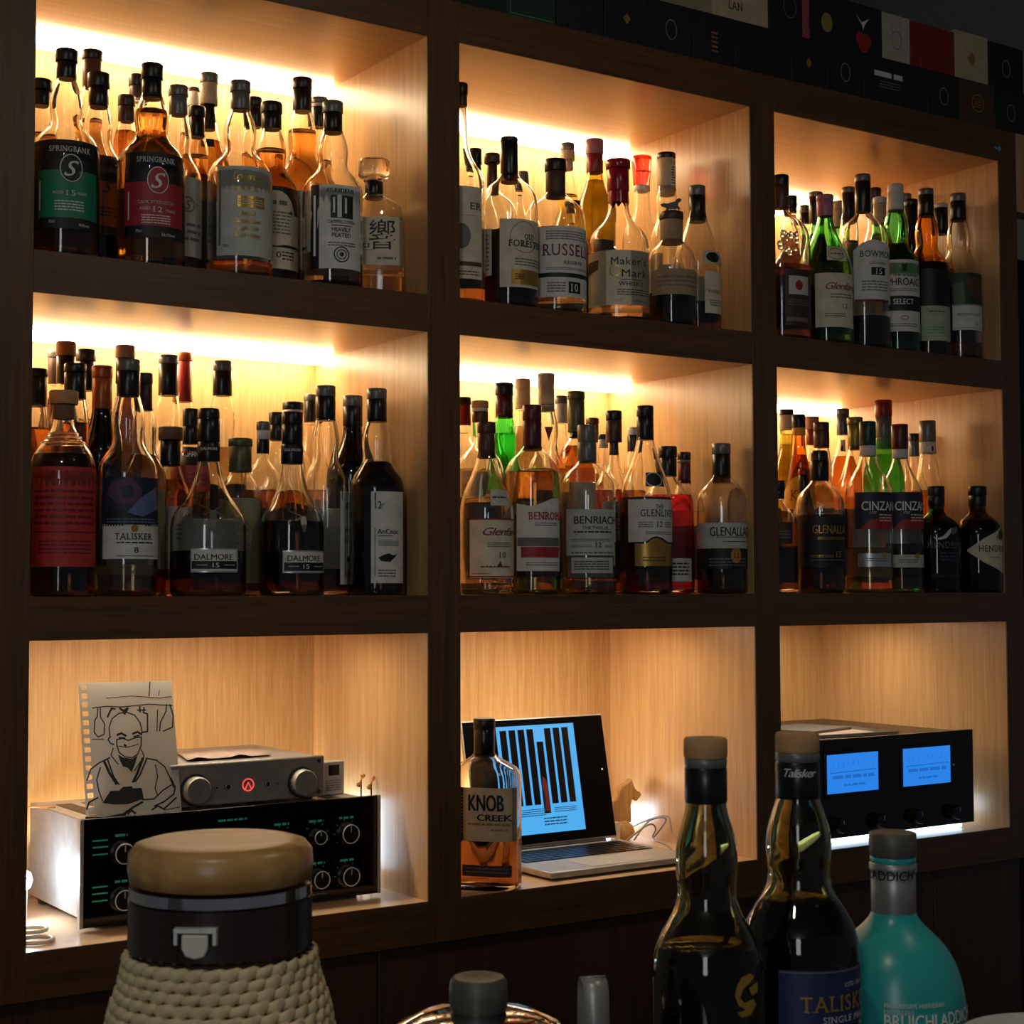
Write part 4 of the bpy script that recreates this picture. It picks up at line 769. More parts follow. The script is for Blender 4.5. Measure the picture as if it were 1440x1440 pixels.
 {'n':11,'name':'whisky_decanter','p':(0.5501,0.078,0.909),'H':0.2148,'R':0.0461,'th':-0.647,'cap':[(0.1893,'clear_glass',0.0241),(0.1816,'clear_glass',0.0164),(0.1561,'black_foil',0.0142)],'prof':'flask','g':'clear','q':('pale',0.0391),'t':'faceted square decanter with flat glass stopper, far right of top left niche','labs':[{'u0':-0.0198,'u1':0.0465,'z0':0.0461,'z1':0.1199,'c':'cream_paper','pr':[('T','響',0.0167,0.0927,0.046,'black_ink',0.0394,'sans','c'),('T','HIBIKI',-0.0264,0.0764,0.0066,'black_ink',0.0503,'serif','c'),('S',-0.0154,0.0023,0.0688,0.0699,1,'grey_ink'),('S',0.0101,0.0377,0.0547,0.058,1,'grey_ink')]}],'ry':0.72,'e':3.4},
 {'n':12,'name':'whisky_bottle','p':(0.6996,0.0663,0.909),'H':0.3579,'R':0.0405,'th':-0.561,'cap':[(0.3406,'black_cap',0.0124),(0.3211,'brown_foil',0.0113)],'prof':'longneck','g':'clear','q':('amber',0.0531),'t':'tall necked bottle with cream label cut by left stile, top middle niche','labs':[{'u0':-0.0567,'u1':0.0392,'z0':0.038,'z1':0.1838,'c':'cream_paper','pr':[('T','ER',0.0374,0.1535,0.0113,'black_ink',0.0214,'serif','r'),('S',-0.0084,0.0276,0.1378,0.1378,1,'grey_ink'),('O',0.0007,0.1052,0.0158,0.0203,'grey_ink',0),('P',[(-0.0567,0.0649),(0.0371,0.0649),(0.0371,0.0582),(-0.0567,0.0582)],'brown_ink'),('S',-0.0085,0.0304,0.0425,0.0515,2,'brown_ink')]}]},
 {'n':12,'name':'whisky_bottle','p':(0.8342,0.2325,0.909),'H':0.3111,'R':0.0391,'th':-0.57,'cap':[(0.2838,'black_cap',0.0122),(0.2739,'black_foil',0.011)],'prof':'std','g':'clear','q':('amber',0.1627),'t':'black capped back bottle beside tall necked bottle, top middle niche','labs':[]},
 {'n':12,'name':'whisky_bottle','p':(0.8141,0.1485,0.909),'H':0.2803,'R':0.0451,'th':-0.581,'cap':[(0.2646,'brown_foil',0.0136),(0.2106,'brown_foil',0.0089)],'prof':'round','g':'clear','q':('amber',0.1447),'t':'bottle with flared brown cork stopper behind black capped bottle, top middle niche','labs':[]},
 {'n':12,'name':'whisky_bottle','p':(0.7876,0.0578,0.909),'H':0.2824,'R':0.0464,'th':-0.592,'cap':[(0.2754,'black_cap',0.0143),(0.208,'green_foil',0.0143)],'prof':'round','g':'clear','q':('dark',0.1258),'t':'round-shouldered bottle with long black cap and cream label, top middle niche','labs':[{'u0':-0.0159,'u1':0.0648,'z0':0.0313,'z1':0.1404,'c':'cream_paper','pr':[('P',[(-0.0157,0.1404),(-0.0062,0.1404),(-0.0065,0.0449),(-0.016,0.0449)],'cream_paper'),('O',0.026,0.1119,0.0252,0.0252,'grey_ink',0.0009),('T','OLD',0.0346,0.1131,0.0092,'black_ink',0.0195,'slab','c'),('T','FORESTER',-0.0017,0.1017,0.0109,'black_ink',0.0687,'slab','l'),('S',0.0085,0.0648,0.0653,0.079,3,'grey_ink'),('P',[(0.0027,0.0597),(0.0648,0.0597),(0.0648,0.0358),(0.0026,0.0358)],'gold_paper'),('S',0.0084,0.0257,0.0426,0.054,3,'brown_ink'),('T','86',0.018,0.0483,0.008,'brown_ink',0.0092,'sans','c')]},{'u0':-0.0629,'u1':-0.0302,'z0':0.0517,'z1':0.1267,'c':'grey_paper','pr':[('S',-0.0548,-0.0346,0.0585,0.1199,9,'grey_ink')]}]},
 {'n':12,'name':'whisky_bottle','p':(0.9519,0.2596,0.909),'H':0.2942,'R':0.0378,'th':-0.6,'cap':[(0.2686,'grey_foil',0.0113),(0.2584,'black_foil',0.0101)],'prof':'std','g':'clear','q':('amber',0.1693),'t':'small back bottle right of the long black cap, top middle niche','labs':[]},
 {'n':12,'name':'whisky_bottle','p':(0.8856,0.0668,0.909),'H':0.2628,'R':0.0504,'th':-0.621,'cap':[(0.2426,'black_cap',0.0182),(0.1974,'brown_label_foil',0.0164)],'prof':'round','g':'clear','q':('pale',0.0317),'t':'bottle with large dark red name on white label, top middle niche','labs':[{'u0':-0.0594,'u1':0.0705,'z0':0.0258,'z1':0.142,'c':'white_paper','pr':[('S',-0.0161,0.0619,0.1188,0.1351,4,'grey_ink'),('T',"RUSSELL'S",-0.0226,0.1036,0.0199,'darkred_ink',0.1079,'serif','l'),('T','RESERVE',0.0302,0.0827,0.0059,'brown_ink',0.0352,'serif','c'),('S',-0.0164,0.061,0.0699,0.0746,2,'grey_ink'),('P',[(-0.0541,0.0653),(0.0695,0.0653),(0.0693,0.0583),(-0.0542,0.0583)],'black_ink'),('P',[(0.0207,0.0513),(0.0444,0.0513),(0.0442,0.0328),(0.0206,0.0328)],'black_ink'),('T','10',0.0314,0.0421,0.0129,'white_ink',0.0141,'serif','c'),('S',-0.0141,0.0157,0.0328,0.0513,4,'grey_ink')]}]},
 {'n':12,'name':'whisky_bottle','p':(1.0434,0.2498,0.909),'H':0.357,'R':0.0354,'th':-0.628,'cap':[(0.3427,'grey_foil',0.0128),(0.3258,'cream_foil',0.0134),(0.3077,'cream_foil',0.0102)],'prof':'pot','g':'clear','q':('gold',0.2623),'t':'yellow filled bottle with pale foil at the back, top middle niche','labs':[]},
 {'n':12,'name':'wine_bottle','p':(1.0495,0.177,0.909),'H':0.3473,'R':0.0362,'th':-0.645,'cap':[(0.3206,'pink_foil',0.0157),(0.2875,'red_foil',0.015)],'prof':'tall','g':'olive','q':('gold',0.2735),'t':'tall olive bottle with red foil capsule, top middle niche','labs':[]},
 {'n':12,'name':'whisky_bottle','p':(0.9847,0.1532,0.909),'H':0.2246,'R':0.0313,'th':-0.632,'cap':[(0.2159,'black_cap',0.0123),(0.2035,'brown_foil',0.0098)],'prof':'round','g':'clear','q':('amber',0.1662),'t':'low dark stopper bottle behind large red name label, top middle niche','labs':[]},
 {'n':12,'name':'whisky_bottle','p':(1.0186,0.0699,0.909),'H':0.2819,'R':0.0519,'th':-0.66,'cap':[(0.2672,'red_wax',0.0211),(0.228,'red_wax',0.0187),(0.2097,'red_wax',0.0169)],'prof':'makers','g':'clear','q':('pale',0.0307),'t':'square bottle sealed in dripping red wax, top middle niche','labs':[{'u0':-0.0725,'u1':0.0725,'z0':0.026,'z1':0.1181,'c':'cream_paper','pr':[('T',"Maker's",0.0198,0.1001,0.0133,'black_ink',0.0651,'serif','c'),('T','Mark',0.0291,0.0798,0.0133,'black_ink',0.0483,'serif','c'),('O',-0.0062,0.0834,0.0097,0.0097,'gold_ink',0.0018),('S',-0.016,0.0035,0.0834,0.0834,1,'gold_ink'),('T','WHISKY',0.0221,0.0619,0.0072,'black_ink',0.0458,'serif','c'),('P',[(0.0034,0.069),(0.0432,0.069),(0.0432,0.0678),(0.0034,0.0678)],'brown_ink'),('S',-0.0027,0.0612,0.0416,0.0535,3,'brown_ink'),('P',[(-0.0725,0.1013),(-0.0352,0.1037),(-0.0369,0.087),(-0.071,0.0774)],'black_ink'),('S',-0.0053,0.0068,0.0344,0.0344,1,'grey_ink'),('S',0.0246,0.0553,0.032,0.0332,1,'grey_ink')]}],'ry':0.97,'e':2.4},
 {'n':12,'name':'whisky_bottle','p':(1.1883,0.2185,0.909),'H':0.3467,'R':0.0355,'th':-0.674,'cap':[(0.2925,'red_plastic',0.0189),(0.282,'white_foil',0.0156)],'prof':'longneck','g':'clear','q':('pale',0.0846),'t':'clear bottle with flared red glossy cap, top middle niche','labs':[],'flare':1},
 {'n':12,'name':'whisky_bottle','p':(1.1901,0.1491,0.909),'H':0.3378,'R':0.0315,'th':-0.69,'cap':[(0.3274,'black_cap',0.0166),(0.2703,'cream_foil',0.0166),(0.2613,'cream_foil',0.0153)],'prof':'pot','g':'clear','q':('pale',0.0999),'t':'paper sealed long neck bottle behind horse stopper, top middle niche','labs':[{'u0':0.0144,'u1':0.0431,'z0':0.2761,'z1':0.3147,'c':'white_paper','pr':[('S',0.0175,0.0361,0.2787,0.3121,7,'black_ink')]}]},
 {'n':12,'name':'whisky_bottle','p':(1.1172,0.0486,0.909),'H':0.2011,'R':0.0423,'th':-0.692,'cap':[(0.1875,'brown_foil',0.0208),(0.1455,'paper_foil',0.0196)],'prof':'squat','g':'clear','q':('dark',0.0591),'t':'squat round bottle with horse figure stopper, top middle niche','labs':[{'u0':-0.0396,'u1':0.0591,'z0':0.0522,'z1':0.0959,'c':'paper_foil','pr':[('S',-0.0257,0.0591,0.0643,0.0862,3,'grey_ink')]}],'horse':1},
 {'n':12,'name':'cognac_bottle','p':(1.1978,0.0748,0.909),'H':0.2636,'R':0.0409,'th':-0.708,'cap':[(0.2458,'grey_foil',0.015),(0.1989,'black_foil',0.015)],'prof':'slope','g':'clear','q':('dark',0.0535),'t':'slender black capped bottle with oval emblem, far right of top middle niche','labs':[{'u0':0.0122,'u1':0.0572,'z0':0.0321,'z1':0.1056,'c':'cream_paper','pr':[('T','Hennessy',0.0313,0.0719,0.0088,'olive_ink',0.0376,'script','c'),('S',0.0217,0.0493,0.0445,0.057,3,'grey_ink')]},{'u0':0.0115,'u1':0.0572,'z0':0.1193,'z1':0.1418,'c':'grey_paper','pr':[('O',0.0303,0.1305,0.015,0.0088,'black_ink',0)]}]},
 {'n':13,'name':'whisky_bottle','p':(1.39,0.0648,0.909),'H':0.3077,'R':0.0518,'th':-0.76,'cap':[(0.2879,'black_cap',0.0143),(0.2459,'brown_foil',0.0143)],'prof':'round','g':'clear','q':('dark',0.1371),'t':'embossed clear bottle with dark brown flower label, leftmost in top right niche','labs':[{'u0':0.0051,'u1':0.0694,'z0':0.0238,'z1':0.1266,'c':'brown_paper','pr':[('P',[(0.0121,0.1137),(0.056,0.1137),(0.0552,0.0803),(0.0117,0.0803)],'grey_paper'),('O',0.032,0.097,0.0078,0.0091,'red_ink',0),('S',0.0103,0.0578,0.0597,0.0726,3,'grey_ink'),('P',[(0.0073,0.0392),(0.0517,0.0392),(0.0516,0.0315),(0.0072,0.0315)],'grey_ink')]}],'emboss':1},
 {'n':13,'name':'whisky_bottle','p':(1.5053,0.1596,0.909),'H':0.3046,'R':0.0435,'th':-0.765,'cap':[(0.2826,'black_cap',0.0122),(0.2715,'brown_foil',0.0109)],'prof':'pot','g':'clear','q':('dark',0.2302),'t':'dark capped bottle behind embossed bottle, top right niche','labs':[]},
 {'n':13,'name':'whisky_bottle','p':(1.4923,0.056,0.909),'H':0.2829,'R':0.0493,'th':-0.786,'cap':[(0.2735,'pink_foil',0.0158),(0.2428,'pink_foil',0.0151)],'prof':'slope','g':'green','q':('pale',0.1561),'t':'green glass bottle with pink foil and cream label, top right niche','labs':[{'u0':-0.0203,'u1':0.064,'z0':0.0295,'z1':0.1289,'c':'cream_paper','pr':[('T','Glenfarclas',-0.001,0.1053,0.0132,'darkred_ink',0.0869,'script','l'),('S',0.0081,0.0567,0.0818,0.0922,2,'grey_ink'),('T','12',0.0359,0.0687,0.0092,'brown_ink',0.0119,'serif','c'),('S',-0.0029,0.0375,0.0478,0.0556,2,'brown_ink')]},{'u0':0.0025,'u1':0.0478,'z0':0.1525,'z1':0.1801,'c':'cream_paper','pr':[('O',0.023,0.1657,0.0184,0.0119,'gold_ink',0.002),('S',0.0091,0.0395,0.1643,0.167,1,'grey_ink')]}]},
 {'n':13,'name':'whisky_bottle','p':(1.6197,0.2085,0.909),'H':0.3372,'R':0.0309,'th':-0.78,'cap':[(0.3272,'grey_foil',0.014),(0.2745,'black_foil',0.0133)],'prof':'std','g':'green','q':('dark',0.2531),'t':'dark green bottle with black cap behind pink foil, top right niche','labs':[]},
 {'n':13,'name':'whisky_bottle','p':(1.6487,0.2704,0.909),'H':0.3278,'R':0.0354,'th':-0.774,'cap':[(0.3118,'grey_foil',0.01),(0.29,'black_foil',0.01)],'prof':'std','g':'clear','q':('dark',0.2392),'t':'small back bottle with black collar, left side of top right niche','labs':[]},
 {'n':13,'name':'whisky_bottle','p':(1.6845,0.2106,0.909),'H':0.3277,'R':0.0321,'th':-0.794,'cap':[(0.3104,'cream_foil',0.0142),(0.2758,'cream_foil',0.0135)],'prof':'std','g':'green','q':('green',0.2542),'t':'green bottle with cream foil in back row, top right niche','labs':[]},
 {'n':13,'name':'whisky_bottle','p':(1.5917,0.0556,0.909),'H':0.3356,'R':0.0483,'th':-0.809,'cap':[(0.322,'grey_foil',0.0148),(0.2634,'black_foil',0.0148)],'prof':'round','g':'clear','q':('dark',0.0614),'t':'bottle with arched white label and tall black cap, top right niche','labs':[{'u0':-0.0193,'u1':0.0645,'z0':0.0862,'z1':0.2025,'c':'white_paper','top':[(-0.0187,0.1824),(-0.0033,0.1958),(0.0159,0.2025),(0.0382,0.1998),(0.0675,0.1904)],'pr':[('T','BOWMORE',-0.0076,0.1757,0.0121,'black_ink',0.0778,'serif','l'),('S',0.0097,0.0457,0.1557,0.161,2,'grey_ink'),('P',[(0.0137,0.1503),(0.0432,0.1503),(0.0429,0.1356),(0.0135,0.1356)],'black_ink'),('T','15',0.0285,0.143,0.0107,'white_ink',0.0134,'serif','c'),('S',-0.0043,0.0497,0.1049,0.1263,4,'grey_ink'),('P',[(-0.0172,0.0902),(0.0542,0.0902),(0.0541,0.0862),(-0.0173,0.0862)],'darkred_ink')]}]},
 {'n':13,'name':'whisky_bottle','p':(1.6519,0.1512,0.909),'H':0.3395,'R':0.0331,'th':-0.8,'cap':[(0.3282,'grey_foil',0.0132),(0.2689,'black_foil',0.0125)],'prof':'pot','g':'clear','q':('dark',0.2322),'t':'black foil bottle left of the arched label bottle, top right niche','labs':[]},
 {'n':13,'name':'whisky_bottle','p':(1.7854,0.2078,0.909),'H':0.3683,'R':0.0384,'th':-0.816,'cap':[(0.3492,'brown_foil',0.013),(0.3169,'brown_foil',0.0123)],'prof':'std','g':'clear','q':('dark',0.2437),'t':'brown foil back bottle right of tall black cap, top right niche','labs':[]},
 {'n':13,'name':'whisky_bottle','p':(1.7305,0.1432,0.909),'H':0.3287,'R':0.0418,'th':-0.819,'cap':[(0.3158,'white_foil',0.0134),(0.2758,'cream_foil',0.0127)],'prof':'std','g':'green','q':('green',0.2544),'t':'cream foil green bottle left of tall green bottle, top right niche','labs':[]},
 {'n':13,'name':'whisky_bottle','p':(1.6845,0.0595,0.909),'H':0.3303,'R':0.0427,'th':-0.828,'cap':[(0.315,'white_foil',0.015),(0.2789,'white_foil',0.0157)],'prof':'pot','g':'green','q':('green',0.2125),'t':'bright green bottle with white label and black band, top right niche','labs':[{'u0':-0.0323,'u1':0.0597,'z0':0.0397,'z1':0.1772,'c':'white_paper','pr':[('P',[(0.01,0.1676),(0.0202,0.1676),(0.0184,0.154),(0.0112,0.154)],'black_ink'),('S',-0.0041,0.0446,0.1458,0.1485,1,'grey_ink'),('T','LAPHROAIG',-0.0356,0.1349,0.015,'black_ink',0.0847,'sans','l'),('S',-0.0172,0.0438,0.1158,0.1226,2,'grey_ink'),('P',[(-0.0323,0.1077),(0.0597,0.1077),(0.0597,0.0791),(-0.0329,0.0791)],'black_ink'),('T','SELECT',0.0131,0.0968,0.0109,'white_ink',0.0396,'sans','c'),('O',0.0141,0.0655,0.0082,0.0041,'grey_ink',0.0014),('S',-0.0139,0.0419,0.0479,0.056,2,'grey_ink')]}]},
 {'n':13,'name':'whisky_bottle','p':(1.8108,0.1346,0.909),'H':0.3333,'R':0.0374,'th':-0.837,'cap':[(0.3203,'black_cap',0.0135),(0.2481,'black_foil',0.0128)],'prof':'pot','g':'dark','q':('dark',0.2336),'t':'black bottle right of the bright green bottle, top right niche','labs':[]},
 {'n':13,'name':'whisky_bottle','p':(1.8664,0.1998,0.909),'H':0.3659,'R':0.0409,'th':-0.834,'cap':[(0.351,'grey_foil',0.0124),(0.3258,'black_foil',0.0117)],'prof':'std','g':'clear','q':('dark',0.2517),'t':'black foil back bottle behind the bright green bottle, top right niche','labs':[]},
 {'n':13,'name':'whisky_bottle','p':(1.7707,0.0599,0.909),'H':0.3338,'R':0.042,'th':-0.846,'cap':[(0.3212,'grey_foil',0.0146),(0.2789,'black_foil',0.0146)],'prof':'pot','g':'amber_glass','q':('dark',0.1847),'t':'amber glass bottle with pale green lower label, top right niche','labs':[{'u0':-0.0117,'u1':0.0587,'z0':0.0971,'z1':0.169,'c':'black_paper','pr':[]},{'u0':-0.0128,'u1':0.0587,'z0':0.0295,'z1':0.0971,'c':'pale_green','pr':[('S',0.0016,0.0366,0.0846,0.0874,1,'grey_ink'),('S',0.0014,0.0363,0.075,0.075,1,'white_ink'),('S',-0.0016,0.0404,0.0419,0.0584,3,'pale_green2')]}]},
 {'n':13,'name':'whisky_bottle','p':(1.8835,0.1213,0.909),'H':0.3316,'R':0.0285,'th':-0.854,'cap':[(0.3228,'white_foil',0.0137),(0.2688,'black_foil',0.0137)],'prof':'pot','g':'clear','q':('dark',0.1961),'t':'white topped black capped bottle behind amber glass bottle, top right niche','labs':[]},
 {'n':13,'name':'whisky_bottle','p':(1.8566,0.0541,0.909),'H':0.3344,'R':0.0423,'th':-0.864,'cap':[(0.3187,'grey_foil',0.0155),(0.2801,'black_foil',0.0155)],'prof':'pot','g':'clear','q':('orange',0.0344),'t':'clear empty bottle with picture over white label, far right of top right niche','labs':[{'u0':-0.0149,'u1':0.0591,'z0':0.1044,'z1':0.169,'c':'dkgreen_paper','pr':[('P',[(0.0128,0.1633),(0.0544,0.1577),(0.0591,0.1128),(0.0181,0.1241)],'brown_ink'),('P',[(-0.0117,0.1465),(0.0068,0.1521),(0.0118,0.1072),(-0.011,0.1072)],'moss_ink')]},{'u0':-0.0144,'u1':0.0591,'z0':0.0568,'z1':0.1072,'c':'white_paper','pr':[('S',-0.0055,0.0444,0.0848,0.0904,2,'grey_ink'),('T','12',0.0343,0.0694,0.0056,'black_ink',0,'sans','c'),('S',-0.0118,0.0591,0.061,0.061,1,'grey_ink')]}]},
 {'n':21,'name':'whisky_bottle','p':(0.0652,0.0696,0.4545),'H':0.2794,'R':0.0443,'th':-0.322,'cap':[(0.2609,'cork',0.0193),(0.2406,'cork_dark',0.0145)],'prof':'makerneck','g':'clear','q':('dark',0.1922),'t':'short bottle with wooden stopper and red paper label, middle left niche','labs':[{'u0':-0.0492,'u1':0.0595,'z0':0.0402,'z1':0.1737,'c':'red_paper','pr':[('T','Arran',0.0022,0.1557,0.0135,'darkred_ink',0.0501,'serif','c'),('S',-0.0408,0.0456,0.0941,0.1452,6,'darkred_ink'),('P',[(-0.0467,0.0874),(0.051,0.0874),(0.051,0.0855),(-0.0467,0.0855)],'darkred_ink'),('S',-0.0339,0.0433,0.0562,0.077,4,'darkred_ink')]}],'rings':1},
 {'n':21,'name':'whisky_bottle','p':(0.0658,0.1893,0.4545),'H':0.3234,'R':0.0318,'th':-0.307,'cap':[(0.3122,'black_cap',0.0151),(0.2696,'black_foil',0.0141)],'prof':'pot','g':'clear','q':('orange',0.2392),'t':'black capped bottle of orange spirit at far left, middle left niche','labs':[]},
 {'n':21,'name':'whisky_bottle','p':(0.12,0.2264,0.4545),'H':0.3714,'R':0.0316,'th':-0.323,'cap':[(0.3505,'cork',0.0145),(0.3099,'black_foil',0.0135)],'prof':'std','g':'clear','q':('dark',0.289),'t':'bottle with pale cork above black foil, back left of middle left niche','labs':[]},
 {'n':21,'name':'whisky_bottle','p':(0.135,0.3264,0.4545),'H':0.3726,'R':0.0311,'th':-0.316,'cap':[(0.3618,'grey_foil',0.0097),(0.3217,'brown_foil',0.0086)],'prof':'std','g':'clear','q':('dark',0.3001),'t':'back row bottle at left of pale cork, middle left niche','labs':[]},
 {'n':21,'name':'whisky_bottle','p':(0.1654,0.271,0.4545),'H':0.3692,'R':0.0306,'th':-0.335,'cap':[(0.352,'black_cap',0.0149),(0.3071,'black_foil',0.0133)],'prof':'pot','g':'clear','q':('amber',0.2644),'t':'dark capped bottle right of pale cork bottle, middle left niche','labs':[]},
 {'n':21,'name':'whisky_bottle','p':(0.1037,0.1371,0.4545),'H':0.3272,'R':0.0311,'th':-0.329,'cap':[(0.3151,'black_cap',0.0155),(0.2769,'black_foil',0.015)],'prof':'pot','g':'clear','q':('orange',0.2438),'t':'black capped bottle of orange spirit behind wooden stopper, middle left niche','labs':[]},
 {'n':21,'name':'whisky_bottle','p':(0.1558,0.1732,0.4545),'H':0.3323,'R':0.0306,'th':-0.344,'cap':[(0.3148,'orange_foil',0.0148),(0.2694,'orange_foil',0.0143)],'prof':'tall','g':'dark','q':('dark',0.2447),'t':'dark bottle with copper orange foil neck, middle left niche','labs':[]},
 {'n':21,'name':'whisky_bottle','p':(0.2065,0.2181,0.4545),'H':0.3722,'R':0.0349,'th':-0.358,'cap':[(0.3531,'cork',0.0142),(0.3149,'black_foil',0.0137)],'prof':'std','g':'clear','q':('dark',0.2937),'t':'bottle with pale cork behind blue picture label, middle left niche','labs':[]},
 {'n':21,'name':'whisky_bottle','p':(0.1515,0.0568,0.4545),'H':0.3272,'R':0.0414,'th':-0.36,'cap':[(0.3114,'grey_foil',0.0157),(0.2759,'black_foil',0.0157)],'prof':'pot','g':'clear','q':('pale',0.043),'t':'bulb-necked bottle with blue picture label above white panel, middle left niche','labs':[{'u0':-0.0393,'u1':0.0579,'z0':0.0954,'z1':0.162,'c':'navy_paper','pr':[('P',[(-0.0222,0.1552),(0.0053,0.161),(0.021,0.1436),(0.0106,0.1243),(-0.0143,0.1263),(-0.0293,0.1388)],'plum_ink'),('P',[(-0.0094,0.1494),(0.0063,0.1514),(0.0085,0.1359),(-0.0053,0.1321)],'navy_paper'),('P',[(0.0167,0.134),(0.0431,0.1494),(0.0538,0.1224),(0.0213,0.1089),(-0.0012,0.1128)],'steel_ink'),('P',[(-0.0316,0.1128),(-0.0092,0.1185),(0.0273,0.1031),(0.037,0.0973),(-0.0315,0.0973)],'black_ink'),('S',-0.0289,0.0438,0.0993,0.107,2,'steel_ink')]},{'u0':-0.037,'u1':0.0579,'z0':0.0511,'z1':0.0983,'c':'white_paper','pr':[('P',[(-0.0031,0.1041),(0.0237,0.1041),(0.0237,0.0954),(-0.003,0.0954)],'white_paper'),('O',0.0098,0.0925,0.0049,0.0049,'gold_ink',0),('T','TALISKER',0.0099,0.0819,0.0088,'black_ink',0.0529,'serif','c'),('S',-0.0139,0.0373,0.0723,0.0742,1,'black_ink'),('T','8',0.0121,0.0636,0.0078,'black_ink',0.0059,'serif','c'),('S',-0.0137,0.0409,0.0549,0.0559,1,'grey_ink')]}]},
 {'n':21,'name':'whisky_bottle','p':(0.1978,0.1149,0.4545),'H':0.3184,'R':0.0314,'th':-0.369,'cap':[(0.3031,'brown_foil',0.0111),(0.2644,'brown_foil',0.0106)],'prof':'pot','g':'clear','q':('orange',0.2013),'t':'brown foil bottle right behind blue picture label, middle left niche','labs':[]},
 {'n':21,'name':'whisky_bottle','p':(0.2894,0.255,0.4545),'H':0.3684,'R':0.0308,'th':-0.383,'cap':[(0.3552,'grey_foil',0.0152),(0.306,'black_foil',0.0152)],'prof':'pot','g':'clear','q':('pale',0.0848),'t':'tall black capped clear bottle in middle of middle left niche','labs':[]},
 {'n':21,'name':'whisky_bottle','p':(0.3373,0.3093,0.4545),'H':0.3834,'R':0.038,'th':-0.393,'cap':[(0.3698,'orange_foil',0.0134),(0.3045,'red_foil',0.0123)],'prof':'slope','g':'clear','q':('pale',0.2213),'t':'bottle with red brown foil at the back, middle left niche','labs':[]},
 {'n':21,'name':'whisky_bottle','p':(0.251,0.1495,0.4545),'H':0.2467,'R':0.0306,'th':-0.385,'cap':[(0.2279,'cork_dark',0.0176),(0.1894,'black_foil',0.0145)],'prof':'std','g':'clear','q':('orange',0.1686),'t':'short bottle with brown cork and black neck, middle left niche','labs':[{'u0':-0.0187,'u1':0.0428,'z0':0.0395,'z1':0.1297,'c':'grey_paper','pr':[('T','CAIS',0.0212,0.1174,0.0062,'grey_ink',0.0249,'sans','c'),('S',0.003,0.0428,0.0804,0.1061,4,'grey_ink')]}]},
 {'n':21,'name':'whisky_bottle','p':(0.299,0.1906,0.4545),'H':0.2807,'R':0.031,'th':-0.397,'cap':[(0.2539,'black_cap',0.0117),(0.2272,'black_foil',0.0117)],'prof':'round','g':'clear','q':('amber',0.2111),'t':'bottle with black band over red label behind cork bottle, middle left niche','labs':[{'u0':-0.0385,'u1':0.0419,'z0':0.194,'z1':0.2225,'c':'black_paper','pr':[('T','SHAN',-0.0093,0.212,0.0096,'silver_ink',0.0298,'sans','l')]},{'u0':-0.0379,'u1':0.0429,'z0':0.156,'z1':0.194,'c':'red_paper','pr':[('S',-0.0058,0.0275,0.1623,0.1834,3,'darkred_ink')]}]},
 {'n':21,'name':'whisky_bottle','p':(0.2754,0.0672,0.4545),'H':0.2675,'R':0.0537,'th':-0.408,'cap':[(0.2522,'black_cap',0.0152),(0.2196,'black_foil',0.0157),(0.1921,'black_foil',0.0162)],'prof':'bell','g':'clear','q':('dark',0.0642),'t':'broad bell-shaped bottle with stag crest, left of two, middle left niche','labs':[{'u0':-0.025,'u1':0.0463,'z0':0.0332,'z1':0.0669,'c':'silver_paper','pr':[('P',[(-0.0228,0.065),(0.0432,0.065),(0.0434,0.0352),(-0.0227,0.0352)],'white_paper'),('T','DALMORE',0.0083,0.055,0.0081,'black_ink',0.0547,'sans','c'),('P',[(-0.0227,0.0491),(0.0433,0.0491),(0.0434,0.0382),(-0.0227,0.0382)],'black_ink'),('T','15',0.0105,0.0436,0.0066,'silver_ink',0.0091,'sans','c'),('S',-0.0152,-0.0008,0.0431,0.0441,1,'silver_ink'),('S',0.0222,0.0391,0.0431,0.0441,1,'silver_ink')]},{'u0':-0.0751,'u1':0.0688,'z0':0.2052,'z1':0.2132,'c':'black_paper','pr':[('T','DALMORE',0.0011,0.2092,0.0041,'silver_ink',0.0806,'sans','c')]}],'stag':(0.007,0.1156)},
 {'n':21,'name':'whisky_bottle','p':(0.3619,0.2169,0.4545),'H':0.3606,'R':0.0353,'th':-0.416,'cap':[(0.3452,'grey_foil',0.0142),(0.3068,'black_foil',0.0147)],'prof':'pot','g':'clear','q':('pale',0.2267),'t':'tall bottle with banded black cap behind left stag bottle, middle left niche','labs':[]},
 {'n':21,'name':'whisky_bottle','p':(0.3524,0.1295,0.4545),'H':0.2335,'R':0.0306,'th':-0.426,'cap':[(0.2218,'olive_foil',0.0179),(0.1837,'olive_foil',0.0169)],'prof':'round','g':'clear','q':('dark',0.1456),'t':'grey green capped bottle between the two stag bottles, middle left niche','labs':[{'u0':-0.0428,'u1':0.0428,'z0':0.0189,'z1':0.144,'c':'olive_paper','pr':[('T','B',-0.0428,0.1911,0.0084,'grey_ink',0,'sans','c'),('S',-0.0225,0.0137,0.0605,0.1127,5,'grey_ink')]}]},
 {'n':21,'name':'whisky_bottle','p':(0.4055,0.164,0.4545),'H':0.265,'R':0.0309,'th':-0.44,'cap':[(0.2519,'grey_foil',0.0103),(0.2378,'white_foil',0.0097),(0.2161,'black_foil',0.0097)],'prof':'round','g':'clear','q':('amber',0.1597),'t':'white ringed black neck bottle beside grey green cap, middle left niche','labs':[]},
 {'n':21,'name':'whisky_bottle','p':(0.4509,0.2116,0.4545),'H':0.2862,'R':0.0331,'th':-0.448,'cap':[(0.2661,'black_cap',0.0122),(0.2416,'black_foil',0.0122)],'prof':'pot','g':'clear','q':('amber',0.1637),'t':'bottle peeking out left behind right stag bottle, middle left niche','labs':[]},
